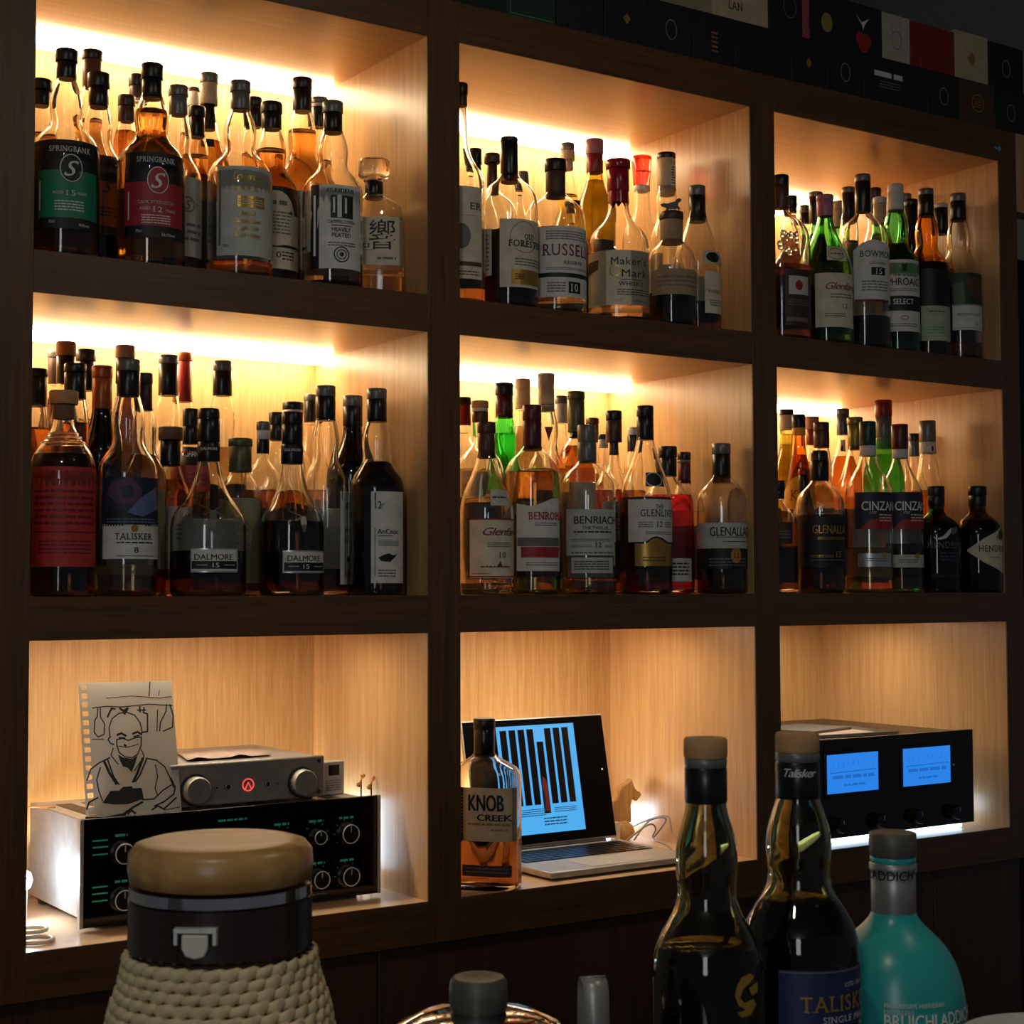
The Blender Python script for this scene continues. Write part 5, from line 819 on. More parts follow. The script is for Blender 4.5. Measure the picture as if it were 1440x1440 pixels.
 {'n':21,'name':'whisky_bottle','p':(0.5007,0.2552,0.4545),'H':0.3093,'R':0.0311,'th':-0.458,'cap':[(0.2967,'black_cap',0.0171),(0.291,'white_foil',0.0171),(0.2589,'grey_foil',0.0159)],'prof':'round','g':'clear','q':('amber',0.1676),'t':'wide black topped bottle directly behind right stag bottle, middle left niche','labs':[]},
 {'n':21,'name':'whisky_bottle','p':(0.4107,0.0751,0.4545),'H':0.2711,'R':0.0476,'th':-0.458,'cap':[(0.2531,'black_cap',0.0157),(0.2236,'black_foil',0.0157),(0.1941,'black_foil',0.0163)],'prof':'bell','g':'clear','q':('dark',0.1088),'t':'broad bell-shaped bottle with stag crest, right of two, middle left niche','labs':[{'u0':-0.0131,'u1':0.0665,'z0':0.0329,'z1':0.0658,'c':'silver_paper','pr':[('P',[(-0.011,0.0637),(0.0582,0.0637),(0.0585,0.0349),(-0.0109,0.0349)],'white_paper'),('T','DALMORE',0.0202,0.0545,0.0084,'black_ink',0.0525,'sans','c'),('P',[(-0.0109,0.0483),(0.0584,0.0483),(0.0585,0.0359),(-0.0109,0.0359)],'black_ink'),('T','15',0.0214,0.0426,0.0068,'silver_ink',0.0094,'sans','c'),('S',-0.0045,0.0103,0.0421,0.0431,1,'silver_ink'),('S',0.034,0.0556,0.0421,0.0431,1,'silver_ink')]},{'u0':-0.0665,'u1':0.0649,'z0':0.2104,'z1':0.2208,'c':'black_paper','pr':[('T','DALMORE',0.0036,0.2145,0.0042,'silver_ink',0.0737,'sans','c')]}],'stag':(0.0177,0.1111)},
 {'n':21,'name':'whisky_bottle','p':(0.5551,0.3001,0.4545),'H':0.3301,'R':0.0374,'th':-0.469,'cap':[(0.3195,'grey_foil',0.0117),(0.2842,'black_foil',0.0111)],'prof':'std','g':'clear','q':('pale',0.1717),'t':'black foil bottle at the back left of tall narrow label, middle left niche','labs':[]},
 {'n':21,'name':'whisky_bottle','p':(0.4874,0.1165,0.4545),'H':0.3199,'R':0.0353,'th':-0.478,'cap':[(0.3035,'grey_foil',0.0152),(0.2664,'black_foil',0.0152)],'prof':'pot','g':'clear','q':('dark',0.0405),'t':'clear bottle with narrow white label, second from right in middle left niche','labs':[{'u0':0.024,'u1':0.0494,'z0':0.0166,'z1':0.1578,'c':'white_paper','pr':[('P',[(0.0267,0.1578),(0.0282,0.1578),(0.0282,0.1449),(0.0267,0.1449)],'black_ink'),('T','2002',0.0424,0.1363,0.0098,'black_ink',0.0173,'sans','c'),('P',[(0.0334,0.1021),(0.0354,0.1021),(0.0357,0.0294),(0.0337,0.0294)],'grey_ink'),('T','AnCnoc',0.0494,0.0989,0.0065,'black_ink',0.0304,'sans','c'),('S',0.0354,0.0494,0.0786,0.0892,4,'grey_ink'),('P',[(0.0377,0.055),(0.0494,0.0615),(0.0494,0.0583),(0.0494,0.0508),(0.0429,0.0497)],'black_ink'),('S',0.0337,0.0494,0.0273,0.038,3,'grey_ink')]}]},
 {'n':21,'name':'whisky_bottle','p':(0.5567,0.1583,0.4545),'H':0.3133,'R':0.0407,'th':-0.495,'cap':[(0.2965,'grey_foil',0.0156),(0.265,'black_foil',0.0156)],'prof':'tall','g':'dark','q':('dark',0.2426),'t':'fully dark bottle between the two white label bottles, middle left niche','labs':[]},
 {'n':21,'name':'whisky_bottle','p':(0.5482,0.0653,0.4545),'H':0.3142,'R':0.0421,'th':-0.51,'cap':[(0.2979,'grey_foil',0.0151),(0.2631,'black_foil',0.0151)],'prof':'pot','g':'clear','q':('dark',0.2023),'t':'dark filled bottle with tall white label, far right of middle left niche','labs':[{'u0':-0.0086,'u1':0.0499,'z0':0.0184,'z1':0.1555,'c':'white_paper','pr':[('P',[(-0.0031,0.1534),(-0.001,0.1534),(-0.001,0.1417),(-0.0031,0.1417)],'black_ink'),('T','12',0.0023,0.1353,0.0119,'black_ink',0.0097,'sans','c'),('T','yr',0.0088,0.1363,0.0054,'grey_ink',0,'sans','c'),('P',[(-0.0031,0.1012),(-0.002,0.1012),(-0.002,0.029),(-0.0031,0.029)],'grey_ink'),('T','AnCnoc',0.018,0.0959,0.0076,'black_ink',0.0346,'sans','c'),('S',0.0023,0.0254,0.0885,0.0895,1,'black_ink'),('S',0.0023,0.0372,0.0736,0.0821,4,'grey_ink'),('P',[(0.0023,0.0566),(0.0089,0.0598),(0.018,0.063),(0.0254,0.0598),(0.034,0.0619),(0.0255,0.0545),(0.0204,0.0502),(0.0067,0.0513)],'black_ink'),('S',0.0023,0.031,0.0269,0.0396,3,'grey_ink')]}]},
 {'n':22,'name':'whisky_bottle','p':(0.8153,0.2408,0.4545),'H':0.336,'R':0.0411,'th':-0.563,'cap':[(0.3238,'black_cap',0.0133),(0.2885,'red_foil',0.0127)],'prof':'round','g':'clear','q':('pale',0.2132),'t':'red foil bottle cut by left stile, centre niche','labs':[{'u0':-0.0293,'u1':0.0575,'z0':0.1625,'z1':0.208,'c':'cream_paper','pr':[('T','10',-0.0003,0.1817,0.0097,'orange_ink',0,'sans','c')]}]},
 {'n':22,'name':'whisky_bottle','p':(0.7848,0.1422,0.4545),'H':0.3182,'R':0.0405,'th':-0.573,'cap':[(0.3065,'cork',0.014),(0.3006,'white_foil',0.0134),(0.283,'brown_foil',0.0134)],'prof':'round','g':'clear','q':('pale',0.1589),'t':'tan cork bottle with white ring, left side of centre niche','labs':[]},
 {'n':22,'name':'whisky_bottle','p':(0.7469,0.0648,0.4545),'H':0.274,'R':0.0429,'th':-0.577,'cap':[(0.257,'brown_foil',0.0147),(0.2162,'brown_foil',0.0135)],'prof':'slope','g':'clear','q':('pale',0.0186),'t':'clear bottle with script cream label and hanging oval tag, centre niche','labs':[{'u0':-0.0286,'u1':0.0599,'z0':0.0262,'z1':0.1194,'c':'cream_paper','pr':[('P',[(-0.0284,0.1194),(0.0599,0.1194),(0.0599,0.1172),(-0.0284,0.1172)],'red_ink'),('P',[(-0.0287,0.0295),(0.0599,0.0295),(0.0598,0.0273),(-0.0287,0.0273)],'red_ink'),('T','Glenfarclas',-0.0061,0.0994,0.0124,'darkred_ink',0.0903,'script','l'),('S',0.0017,0.0464,0.0739,0.0827,3,'grey_ink'),('T','10',0.0258,0.0628,0.009,'brown_ink',0.0124,'serif','c'),('S',-0.0097,0.0418,0.0428,0.045,1,'brown_ink'),('P',[(0.0155,0.0439),(0.0218,0.0528),(0.0257,0.0439)],'brown_ink'),('S',-0.0245,0.0062,0.0328,0.0339,1,'grey_ink')]},{'u0':0.0065,'u1':0.0445,'z0':0.1394,'z1':0.165,'c':'grey_paper','pr':[('O',0.0221,0.1528,0.0147,0.0124,'cream_paper',0.0023),('S',0.0099,0.0367,0.1517,0.1539,1,'black_ink')]}]},
 {'n':22,'name':'whisky_bottle','p':(0.8541,0.1743,0.4545),'H':0.3559,'R':0.0344,'th':-0.588,'cap':[(0.3354,'black_cap',0.0155),(0.2969,'darkred_foil',0.0149)],'prof':'pot','g':'vivid_green','q':('vgreen',0.2704),'t':'glowing green bottle with dark cap, back left of centre niche','labs':[]},
 {'n':22,'name':'whisky_bottle','p':(0.9372,0.2405,0.4545),'H':0.3763,'R':0.0422,'th':-0.6,'cap':[(0.36,'cream_foil',0.0136),(0.3238,'cream_foil',0.0136)],'prof':'std','g':'clear','q':('pale',0.2926),'t':'cream foil bottle right of glowing green bottle, centre niche','labs':[]},
 {'n':22,'name':'whisky_bottle','p':(0.9226,0.1486,0.4545),'H':0.3736,'R':0.0369,'th':-0.614,'cap':[(0.3566,'cream_foil',0.0144),(0.3093,'cream_foil',0.0138)],'prof':'pot','g':'clear','q':('pale',0.2114),'t':'tallest cream foil bottle with red triangle mark, centre niche','labs':[{'u0':-0.0495,'u1':0.0516,'z0':0.3176,'z1':0.3224,'c':'cream_foil','pr':[('S',-0.0249,0.0322,0.32,0.3212,1,'black_ink')]},{'u0':-0.0077,'u1':0.0226,'z0':0.2578,'z1':0.2841,'c':'clear_film','pr':[('P',[(-0.0052,0.2817),(0.0212,0.2817),(0.0067,0.2578)],'redbrown_ink')]}]},
 {'n':22,'name':'whisky_bottle','p':(0.8422,0.0751,0.4545),'H':0.3081,'R':0.0462,'th':-0.605,'cap':[(0.2825,'darkred_foil',0.0156),(0.2337,'darkred_foil',0.0156)],'prof':'round','g':'clear','q':('amber',0.1989),'t':'dark red capped bottle with red banded label, centre niche','labs':[{'u0':-0.0266,'u1':0.0554,'z0':0.0377,'z1':0.1502,'c':'white_paper','top':[(-0.0263,0.1457),(-0.0007,0.1411),(0.0196,0.148),(0.0334,0.1537),(0.0561,0.1548)],'pr':[('T','BENROMACH',-0.0065,0.1263,0.0127,'red_ink',0.0878,'slab','l'),('S',0.0039,0.0455,0.1093,0.1161,2,'grey_ink'),('P',[(-0.0252,0.0911),(0.0524,0.0911),(0.0523,0.0774),(-0.0253,0.0774)],'grey_ink'),('P',[(-0.0188,0.0763),(0.0523,0.0763),(0.0521,0.0593),(-0.0189,0.0593)],'red_ink'),('S',-0.0104,0.0495,0.0457,0.0525,2,'grey_ink')]}]},
 {'n':22,'name':'whisky_bottle','p':(1.0231,0.2452,0.4545),'H':0.3523,'R':0.0404,'th':-0.623,'cap':[(0.3383,'grey_foil',0.0114),(0.304,'white_foil',0.0114)],'prof':'std','g':'clear','q':('pale',0.2216),'t':'light grey foil bottle at the back, centre niche','labs':[]},
 {'n':22,'name':'whisky_bottle','p':(0.9951,0.1621,0.4545),'H':0.3494,'R':0.0347,'th':-0.633,'cap':[(0.3359,'olive_foil',0.0153),(0.2791,'olive_foil',0.0147),(0.268,'black_foil',0.011)],'prof':'round','g':'clear','q':('orange',0.2545),'t':'olive foil bottle of bright orange spirit, centre niche','labs':[{'u0':-0.0485,'u1':0.0485,'z0':0.1399,'z1':0.1909,'c':'cream_paper','pr':[]}]},
 {'n':22,'name':'whisky_bottle','p':(1.1269,0.2914,0.4545),'H':0.323,'R':0.0442,'th':-0.643,'cap':[(0.3125,'brown_foil',0.0124),(0.2784,'brown_foil',0.0117)],'prof':'pot','g':'clear','q':('amber',0.2155),'t':'brown capped bottle right of olive foil, centre niche','labs':[]},
 {'n':22,'name':'whisky_bottle','p':(0.9455,0.065,0.4545),'H':0.2803,'R':0.0483,'th':-0.639,'cap':[(0.2519,'grey_foil',0.0153),(0.2176,'grey_foil',0.0159)],'prof':'round','g':'clear','q':('pale',0.028),'t':'round-shouldered bottle with grey cap and large grey label, centre niche','labs':[{'u0':-0.0377,'u1':0.0547,'z0':0.0634,'z1':0.1387,'c':'grey_paper','pr':[('T','BENRIACH',-0.0216,0.1213,0.0129,'black_ink',0.08,'sans','l'),('T','THE TWELVE',0.0145,0.1085,0.0053,'black_ink',0.0447,'sans','c'),('S',-0.0217,0.0435,0.1004,0.1028,1,'black_ink'),('S',-0.0272,0.0434,0.0854,0.0912,2,'grey_ink'),('T','12',0.0181,0.0808,0.0082,'black_ink',0.0106,'serif','c'),('S',-0.0273,0.0071,0.0761,0.0808,2,'grey_ink'),('S',0.0302,0.0473,0.0761,0.0808,2,'grey_ink'),('S',-0.0274,0.0472,0.0669,0.0692,1,'grey_ink')]},{'u0':-0.0275,'u1':0.0491,'z0':0.0345,'z1':0.06,'c':'grey_paper','pr':[('S',-0.022,0.0395,0.0392,0.0553,4,'black_ink')]}]},
 {'n':22,'name':'whisky_bottle','p':(1.0668,0.149,0.4545),'H':0.3191,'R':0.0366,'th':-0.656,'cap':[(0.3017,'black_cap',0.0142),(0.2643,'brown_foil',0.0142),(0.2419,'brown_foil',0.0074)],'prof':'longneck','g':'clear','q':('amber',0.1798),'t':'black capped bottle behind grey label bottle, centre niche','labs':[{'u0':-0.0181,'u1':0.0209,'z0':0.0921,'z1':0.1594,'c':'grey_paper','pr':[('T','EL',0.0025,0.1362,0.0099,'black_ink',0,'sans','c'),('S',-0.0075,0.0153,0.1068,0.1264,3,'grey_ink')]}]},
 {'n':22,'name':'whisky_bottle','p':(1.0944,0.2165,0.4545),'H':0.285,'R':0.0331,'th':-0.649,'cap':[(0.2761,'black_cap',0.0089),(0.2608,'white_foil',0.0089)],'prof':'round','g':'clear','q':('amber',0.1843),'t':'small low back bottle near grey label bottle, centre niche','labs':[]},
 {'n':22,'name':'whisky_bottle','p':(1.1642,0.2189,0.4545),'H':0.3017,'R':0.0351,'th':-0.668,'cap':[(0.2875,'white_foil',0.0103),(0.2577,'black_foil',0.0103)],'prof':'pot','g':'clear','q':('amber',0.1867),'t':'white topped bottle behind gold panel bottle, centre niche','labs':[]},
 {'n':22,'name':'whisky_bottle','p':(1.0694,0.065,0.4545),'H':0.3199,'R':0.0447,'th':-0.675,'cap':[(0.3016,'black_cap',0.0145),(0.2615,'black_foil',0.0145)],'prof':'slope','g':'clear','q':('dark',0.1633),'t':'dark capped bottle with white label over gold panel, centre niche','labs':[{'u0':-0.0319,'u1':0.0624,'z0':0.0849,'z1':0.1587,'c':'white_paper','bot':[(-0.0322,0.0872),(-0.0005,0.0872),(0.0093,0.0944),(0.0169,0.0967),(0.0279,0.0944),(0.0414,0.0872),(0.0624,0.0872)],'pr':[('T','THE',0.024,0.1467,0.0072,'black_ink',0.0145,'serif','c'),('T','GLENLIVET',-0.0087,0.136,0.0121,'black_ink',0.0701,'serif','l'),('S',-0.0125,0.012,0.111,0.1217,3,'grey_ink'),('T','12',0.0238,0.117,0.0097,'black_ink',0.0109,'serif','c'),('S',0.0345,0.0514,0.111,0.1217,3,'grey_ink'),('S',-0.0004,0.0511,0.0991,0.1051,2,'grey_ink')]},{'u0':-0.0194,'u1':0.0573,'z0':0.0469,'z1':0.0944,'c':'gold_paper','top':[(-0.0192,0.0849),(-0.0005,0.0837),(0.0117,0.0932),(0.0222,0.0932),(0.0413,0.0837),(0.0576,0.0837)],'pr':[('S',-0.0055,0.0373,0.054,0.0635,2,'brown_ink')]},{'u0':0.0003,'u1':0.0388,'z0':0.1801,'z1':0.204,'c':'black_paper','pr':[('O',0.0176,0.1921,0.0181,0.0127,'silver_ink',0.0018)]}]},
 {'n':22,'name':'liqueur_bottle','p':(1.1534,0.1073,0.4545),'H':0.2578,'R':0.045,'th':-0.689,'cap':[(0.2378,'black_cap',0.0162),(0.2053,'black_foil',0.0155)],'prof':'round','g':'clear','q':('red',0.1717),'t':'bottle of vivid red liqueur with black cap, centre niche','labs':[{'u0':-0.0106,'u1':0.0477,'z0':0.0211,'z1':0.0614,'c':'grey_paper','pr':[('S',0.0046,0.0392,0.0309,0.0553,4,'black_ink')]}]},
 {'n':22,'name':'whisky_bottle','p':(1.2226,0.1454,0.4545),'H':0.2537,'R':0.0315,'th':-0.699,'cap':[(0.2396,'black_cap',0.0121),(0.2345,'grey_foil',0.0121),(0.1974,'darkred_foil',0.0115)],'prof':'std','g':'clear','q':('pale',0.1463),'t':'slim dark red foil bottle behind red liqueur, centre niche','labs':[]},
 {'n':22,'name':'whisky_bottle','p':(1.2226,0.0456,0.4545),'H':0.2613,'R':0.0436,'th':-0.722,'cap':[(0.2427,'grey_foil',0.0167),(0.1917,'black_foil',0.0161)],'prof':'round','g':'clear','q':('dark',0.121),'t':'round-shouldered clear bottle with black cap, far right of centre niche','labs':[{'u0':-0.061,'u1':0.061,'z0':0.0779,'z1':0.1219,'c':'grey_paper','pr':[('T','GLENALLACHIE',-0.0208,0.1072,0.0161,'black_ink',0.104,'sans','l'),('S',-0.0091,0.0519,0.0962,0.0975,1,'black_ink'),('S',0.0008,0.0517,0.0889,0.0901,1,'black_ink')]},{'u0':-0.061,'u1':0.061,'z0':0.0426,'z1':0.0779,'c':'black_paper','pr':[('S',-0.0228,0.051,0.0463,0.0621,3,'grey_ink'),('O',0.0255,0.0658,0.0105,0.0136,'copper_ink',0),('T','11',0.0255,0.0658,0.0099,'black_ink',0.0099,'serif','c')]}]},
 {'n':23,'name':'whisky_bottle','p':(1.3746,0.0651,0.4545),'H':0.2032,'R':0.0346,'th':-0.756,'cap':[(0.1852,'black_cap',0.0128),(0.1698,'black_foil',0.0115)],'prof':'round','g':'clear','q':('dark',0.1274),'t':'small dark bottle cut by left stile, middle right niche','labs':[{'u0':-0.0129,'u1':0.0273,'z0':0.088,'z1':0.1274,'c':'brown_paper','pr':[('S',-0.001,0.0207,0.0969,0.1134,3,'grey_ink')]}]},
 {'n':23,'name':'wine_bottle','p':(1.5532,0.2284,0.4545),'H':0.3583,'R':0.032,'th':-0.761,'cap':[(0.3471,'black_cap',0.0139),(0.3178,'white_foil',0.0139)],'prof':'tall','g':'olive','q':('gold',0.2899),'t':'olive bottle with white and black capsule, back left of middle right niche','labs':[]},
 {'n':23,'name':'liqueur_bottle','p':(1.5281,0.1691,0.4545),'H':0.3416,'R':0.0305,'th':-0.769,'cap':[(0.3156,'black_cap',0.0129),(0.3019,'yellow_foil',0.0129)],'prof':'slope','g':'amber_glass','q':('orange',0.2637),'t':'amber liqueur bottle with yellow neck ring, middle right niche','labs':[{'u0':-0.0427,'u1':0.0398,'z0':0.1588,'z1':0.2276,'c':'yellow_paper','top':[(-0.0427,0.1939),(-0.0245,0.2128),(-0.0028,0.2236),(0.017,0.2128),(0.0398,0.1939)],'pr':[('T','K',-0.0102,0.1858,0.0217,'red_ink',0.019,'serif','c')]}]},
 {'n':23,'name':'whisky_bottle','p':(1.6307,0.2373,0.4545),'H':0.3496,'R':0.042,'th':-0.777,'cap':[(0.3241,'cork_pink',0.0134),(0.2929,'red_foil',0.0127)],'prof':'std','g':'clear','q':('pale',0.2589),'t':'pink cork bottle at the back, middle right niche','labs':[]},
 {'n':23,'name':'whisky_bottle','p':(1.5917,0.1727,0.4545),'H':0.3304,'R':0.0317,'th':-0.782,'cap':[(0.3138,'brown_foil',0.0151),(0.2806,'brown_foil',0.0151)],'prof':'pot','g':'clear','q':('pale',0.2115),'t':'brown capped clear bottle behind black capsule bottle, middle right niche','labs':[]},
 {'n':23,'name':'liqueur_bottle','p':(1.4896,0.1179,0.4545),'H':0.2317,'R':0.031,'th':-0.771,'cap':[(0.221,'red_foil',0.01),(0.1916,'black_foil',0.0093)],'prof':'slope','g':'dark','q':('dark',0.1783),'t':'little red capped dark bottle beside yellow label, middle right niche','labs':[]},
 {'n':23,'name':'whisky_bottle','p':(1.4605,0.047,0.4545),'H':0.2598,'R':0.0441,'th':-0.781,'cap':[(0.2416,'black_cap',0.0143),(0.2051,'black_foil',0.0169)],'prof':'round','g':'clear','q':('dark',0.1427),'t':'black bottle with gold ruled dark label, front of middle right niche','labs':[{'u0':-0.0616,'u1':0.0616,'z0':0.0463,'z1':0.1384,'c':'black_paper','pr':[('T','GLENALLACHIE',-0.0137,0.1153,0.0156,'gold_ink',0.1011,'sans','l'),('S',-0.0046,0.0558,0.0961,0.1013,2,'gold_ink'),('T','15',0.0348,0.0706,0.0104,'gold_ink',0.013,'serif','c'),('S',-0.0185,0.0248,0.0642,0.0693,2,'gold_ink'),('P',[(-0.0186,0.0604),(0.0616,0.0604),(0.0616,0.0591),(-0.0186,0.0591)],'grey_ink')]}]},
 {'n':23,'name':'wine_bottle','p':(1.7114,0.2329,0.4545),'H':0.3696,'R':0.0364,'th':-0.795,'cap':[(0.3581,'grey_foil',0.0128),(0.3165,'blue_foil',0.0128)],'prof':'tall','g':'clear','q':('orange',0.2734),'t':'tall blue grey foil bottle at the back, middle right niche','labs':[{'u0':-0.0142,'u1':0.012,'z0':0.2822,'z1':0.3063,'c':'white_paper','pr':[('O',-0.0054,0.2892,0.0057,0.0057,'black_ink',0)]}]},
 {'n':23,'name':'whisky_bottle','p':(1.6679,0.1581,0.4545),'H':0.3431,'R':0.0435,'th':-0.802,'cap':[(0.3291,'gold_foil',0.0153),(0.2788,'gold_foil',0.0139)],'prof':'slope','g':'clear','q':('pale',0.1855),'t':'clear bottle with gold green foil, middle right niche','labs':[]},
 {'n':23,'name':'vermouth_bottle','p':(1.6146,0.0737,0.4545),'H':0.3243,'R':0.0444,'th':-0.81,'cap':[(0.2782,'teal_foil',0.0155),(0.258,'white_foil',0.0155)],'prof':'std','g':'clear','q':('pale',0.0856),'t':'vermouth bottle with dark green cap and diagonal banner, middle right niche','labs':[{'u0':-0.0269,'u1':0.055,'z0':0.1191,'z1':0.1881,'c':'navy_paper','pr':[('T','CINZANO',-0.0132,0.1629,0.0175,'white_ink',0.0887,'sans','l'),('T','1757',0.0083,0.1496,0.0047,'silver_ink',0,'sans','c'),('P',[(-0.0167,0.1191),(0,0.135),(0.0257,0.1403),(0.0548,0.1483),(0.0536,0.1191)],'red_ink'),('S',0.0197,0.0511,0.1323,0.1483,3,'silver_ink')]},{'u0':-0.0221,'u1':0.0483,'z0':0.0488,'z1':0.074,'c':'silver_paper','pr':[('S',-0.0064,0.0348,0.0581,0.066,2,'grey_ink'),('O',0.0295,0.0713,0.0054,0.0054,'gold_ink',0)]}]},
 {'n':23,'name':'vermouth_bottle','p':(1.755,0.1646,0.4545),'H':0.3828,'R':0.0414,'th':-0.819,'cap':[(0.3501,'red_foil',0.0169),(0.3074,'grey_foil',0.0162),(0.2861,'white_foil',0.0155)],'prof':'tall','g':'green','q':('green',0.2733),'t':'tallest bottle with red over grey foil, middle right niche','labs':[]},
 {'n':23,'name':'vermouth_bottle','p':(1.7021,0.074,0.4545),'H':0.3237,'R':0.0417,'th':-0.828,'cap':[(0.2755,'darkred_foil',0.0157),(0.2577,'white_foil',0.015)],'prof':'std','g':'clear','q':('dark',0.0935),'t':'vermouth bottle with red cap and diagonal banner, middle right niche','labs':[{'u0':-0.0244,'u1':0.0583,'z0':0.1208,'z1':0.191,'c':'navy_paper','pr':[('T','CINZANO',-0.0107,0.1653,0.0178,'white_ink',0.0847,'sans','l'),('T','1757',0.0112,0.1518,0.0048,'silver_ink',0,'sans','c'),('P',[(-0.0157,0.1208),(0.0013,0.137),(0.028,0.1424),(0.0583,0.1505),(0.0583,0.1208)],'red_ink'),('S',0.0185,0.0583,0.1343,0.1505,3,'silver_ink')]},{'u0':-0.0213,'u1':0.0582,'z0':0.048,'z1':0.0722,'c':'grey_paper','pr':[('S',-0.0053,0.0338,0.0561,0.0642,2,'grey_ink'),('O',0.032,0.0696,0.0055,0.0055,'gold_ink',0)]}]},
 {'n':23,'name':'whisky_bottle','p':(1.876,0.1955,0.4545),'H':0.3248,'R':0.0351,'th':-0.837,'cap':[(0.3101,'black_cap',0.0109),(0.278,'blue_foil',0.0102)],'prof':'std','g':'clear','q':('pale',0.1934),'t':'dark blue foil bottle between red and grey caps, middle right niche','labs':[]},
 {'n':23,'name':'vermouth_bottle','p':(1.8451,0.1317,0.4545),'H':0.3437,'R':0.0336,'th':-0.845,'cap':[(0.3007,'grey_foil',0.0164),(0.2778,'white_foil',0.0164)],'prof':'slope','g':'clear','q':('orange',0.2036),'t':'clear vermouth bottle with grey foil and white band, middle right niche','labs':[{'u0':-0.0334,'u1':0.0319,'z0':0.2796,'z1':0.2924,'c':'white_paper','pr':[('O',0.0197,0.2867,0.0057,0.0057,'darkred_ink',0)]}]},
 {'n':23,'name':'gin_bottle','p':(1.7917,0.0654,0.4545),'H':0.2068,'R':0.0465,'th':-0.849,'cap':[(0.1887,'black_cap',0.0166),(0.1679,'black_cap',0.0159)],'prof':'squat','g':'dark','q':('dark',0.154),'t':'squat black gin bottle with crescent moon print, middle right niche','labs':[{'u0':-0.0208,'u1':0.0564,'z0':0.0252,'z1':0.1303,'c':'black_glass_film','pr':[('P',[(-0.0058,0.1084),(0.0011,0.1043),(0.0124,0.1084),(0.0246,0.1207),(0.0315,0.1248),(0.0278,0.1138),(0.0182,0.1043),(0.0066,0.1015),(-0.0031,0.1029)],'silver_ink'),('P',[(0.0315,0.1248),(0.0485,0.1261),(0.0433,0.1179),(0.0348,0.1111),(0.0278,0.1138)],'grey_ink'),('T',"HENDRICK'S",-0.0175,0.092,0.0131,'grey_ink',0.0913,'serif','l'),('S',0.0063,0.0471,0.0592,0.0797,3,'navy_ink'),('S',-0.0112,0.0512,0.0293,0.0347,2,'navy_ink')]}]},
 {'n':23,'name':'gin_bottle','p':(1.8853,0.0431,0.4545),'H':0.2087,'R':0.0469,'th':-0.873,'cap':[(0.1904,'black_cap',0.0182),(0.1694,'black_cap',0.0168)],'prof':'squat','g':'dark','q':('dark',0.1554),'t':'squat black gin bottle with pale diamond label, far right of middle right niche','labs':[{'u0':-0.0211,'u1':0.0655,'z0':0.0375,'z1':0.1286,'c':'cream_paper','top':[(-0.0211,0.083),(0.0138,0.1064),(0.0655,0.1313)],'bot':[(-0.0211,0.0802),(0.0129,0.0568),(0.064,0.0347)],'pr':[('T',"HENDRICK'S",0.0007,0.0857,0.0126,'black_ink',0.0867,'serif','l'),('S',0.0206,0.047,0.0678,0.0692,1,'grey_ink')]}]},
 {'n':32,'name':'whisky_bottle','p':(0.7318,0.05,0),'H':0.2619,'R':0.0566,'th':-0.924,'cap':[(0.2453,'black_cap',0.0172),(0.2022,'black_wax',0.0166)],'prof':'flaskround','g':'clear','q':('brown',0.0767),'t':'flat-sided bottle with black wax cap standing before the laptop','labs':[{'u0':-0.0358,'u1':0.061,'z0':0.0757,'z1':0.1576,'c':'tan_paper','pr':[('P',[(-0.0357,0.1576),(-0.0239,0.1576),(-0.0241,0.0757),(-0.0359,0.0757)],'black_ink'),('S',-0.0334,-0.0263,0.0822,0.1512,14,'tan_paper'),('T','KNOB',0.0138,0.135,0.0255,'black_ink',0.0577,'bold','c'),('T','CREEK',0.0267,0.1123,0.01,'black_ink',0.0555,'bold','c'),('S',-0.0158,0.0551,0.1005,0.1037,1,'gold_ink'),('S',0.022,0.0479,0.0929,0.0951,1,'gold_ink')]},{'u0':-0.0254,'u1':0.0525,'z0':0.022,'z1':0.0392,'c':'brown_paper','pr':[('S',-0.0207,0.0478,0.0263,0.037,2,'grey_ink')]}],'ry':0.55,'e':4},
 {'n':40,'name':'whisky_bottle','p':(0.0302,-1.292,0.045),'H':0.3212,'R':0.0357,'th':-0.71,'cap':[(0.3086,'cork',0.014),(0.3027,'grey_foil',0.0136),(0.2801,'black_foil',0.0136)],'prof':'talisker','g':'olive_dark','q':('dark',0.1895),'t':'dark whisky bottle with cork cap on counter, leftmost of three, gold emblem','labs':[{'u0':0.0153,'u1':0.036,'z0':0.1489,'z1':0.1809,'c':'clear_film','pr':[('P',[(0.0217,0.1765),(0.0288,0.1783),(0.033,0.1757),(0.0275,0.1722),(0.0227,0.1696),(0.0204,0.1645),(0.0237,0.161),(0.0313,0.1627),(0.0343,0.1584),(0.0285,0.1532),(0.0214,0.1524),(0.0182,0.1558),(0.0249,0.1567),(0.0193,0.1601),(0.0168,0.1662),(0.0184,0.1722)],'gold_ink'),('P',[(0.0274,0.1696),(0.0361,0.1722),(0.036,0.1662),(0.03,0.1645)],'gold_ink')]}]},
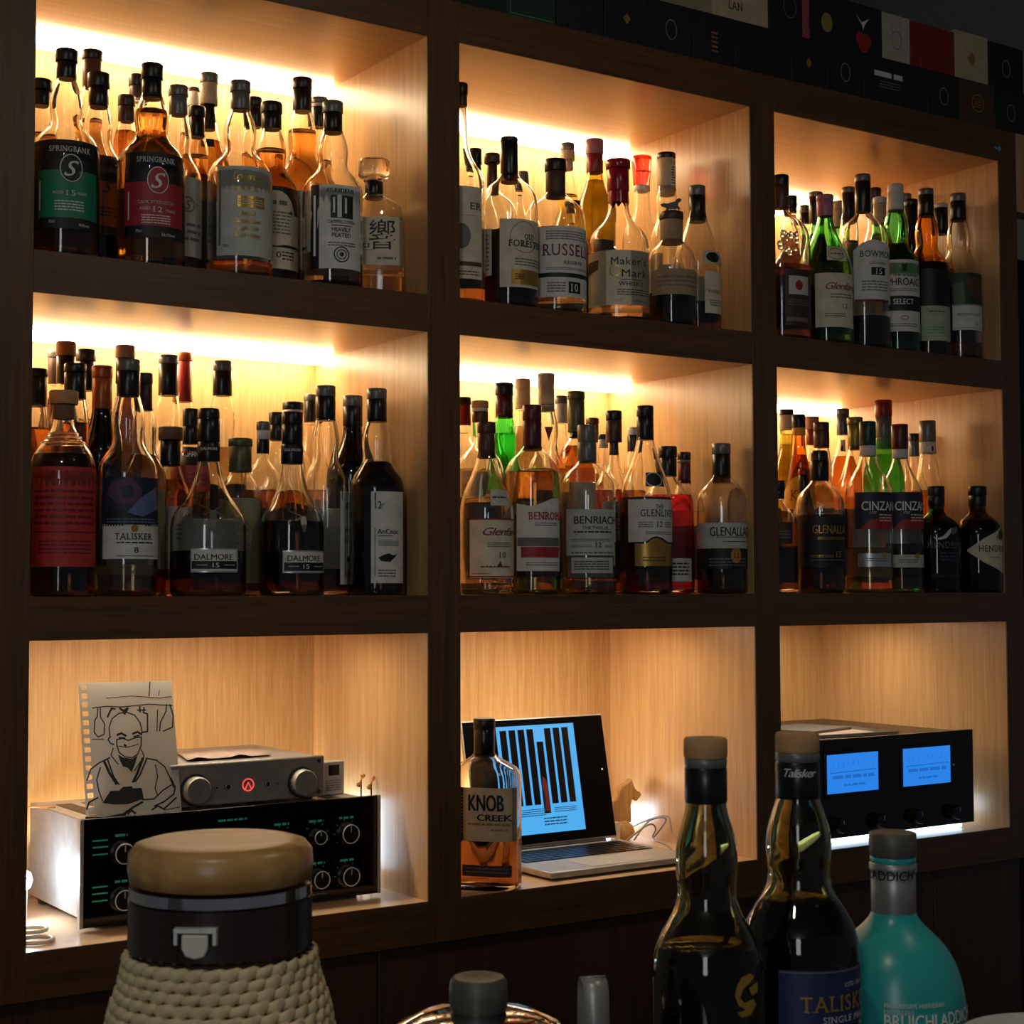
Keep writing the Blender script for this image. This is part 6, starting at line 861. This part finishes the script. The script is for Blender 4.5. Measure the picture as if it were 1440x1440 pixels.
 {'n':40,'name':'whisky_bottle','p':(0.1327,-1.269,0.045),'H':0.3176,'R':0.0403,'th':-0.765,'cap':[(0.3045,'cork',0.015),(0.2981,'grey_foil',0.015),(0.273,'black_foil',0.015)],'prof':'talisker','g':'olive_dark','q':('dark',0.2055),'t':'dark whisky bottle with cork cap and navy label on counter, middle of three','labs':[{'u0':-0.0145,'u1':0.0563,'z0':0.1275,'z1':0.1649,'c':'blue_paper','pr':[('P',[(-0.0132,0.164),(0.0563,0.164),(0.0563,0.163),(-0.0133,0.163)],'grey_ink'),('T','ESTD 1830',0.0413,0.1543,0.0029,'silver_ink',0.0194,'serif','c'),('T','TALISKER',-0.0002,0.1432,0.0107,'gold_ink',0.066,'serif','l'),('T','SINGLE MALT',0.0146,0.1326,0.0044,'silver_ink',0.0437,'serif','l')]},{'u0':-0.0313,'u1':0.0408,'z0':0.2775,'z1':0.2995,'c':'clear_film','pr':[('T','Talisker',0.0057,0.2916,0.0058,'silver_ink',0.0598,'script','c')]}]},
 {'n':40,'name':'whisky_bottle','p':(0.2538,-1.242,0.045),'H':0.2362,'R':0.0514,'th':-0.821,'cap':[(0.219,'grey_cap',0.0173),(0.2143,'teal_glass',0.0168),(0.207,'silver_foil',0.0173),(0.1759,'silver_foil',0.0162)],'prof':'laddie','g':'teal_glass','q':('none',0.117),'t':'turquoise round-shouldered bottle with grey cap on counter, right of three','labs':[{'u0':-0.0718,'u1':0.0673,'z0':0.1858,'z1':0.2127,'c':'clear_film','pr':[('T','BRUICHLADDICH',0.0487,0.2067,0.0073,'black_ink',0.2087,'sans','r')]},{'u0':-0.0097,'u1':0.062,'z0':0.1033,'z1':0.1281,'c':'clear_film','pr':[('T','PROGRESSIVE HEBRIDEAN',-0.0075,0.1216,0.0031,'silver_ink',0.0451,'sans','l'),('T','DISTILLERS',-0.0076,0.1172,0.0031,'silver_ink',0.021,'sans','l'),('T','BRUICHLADDICH',-0.0076,0.1112,0.0094,'white_ink',0.0797,'sans','l')]}]}
]
for spec in BOTTLES: bottle(spec)
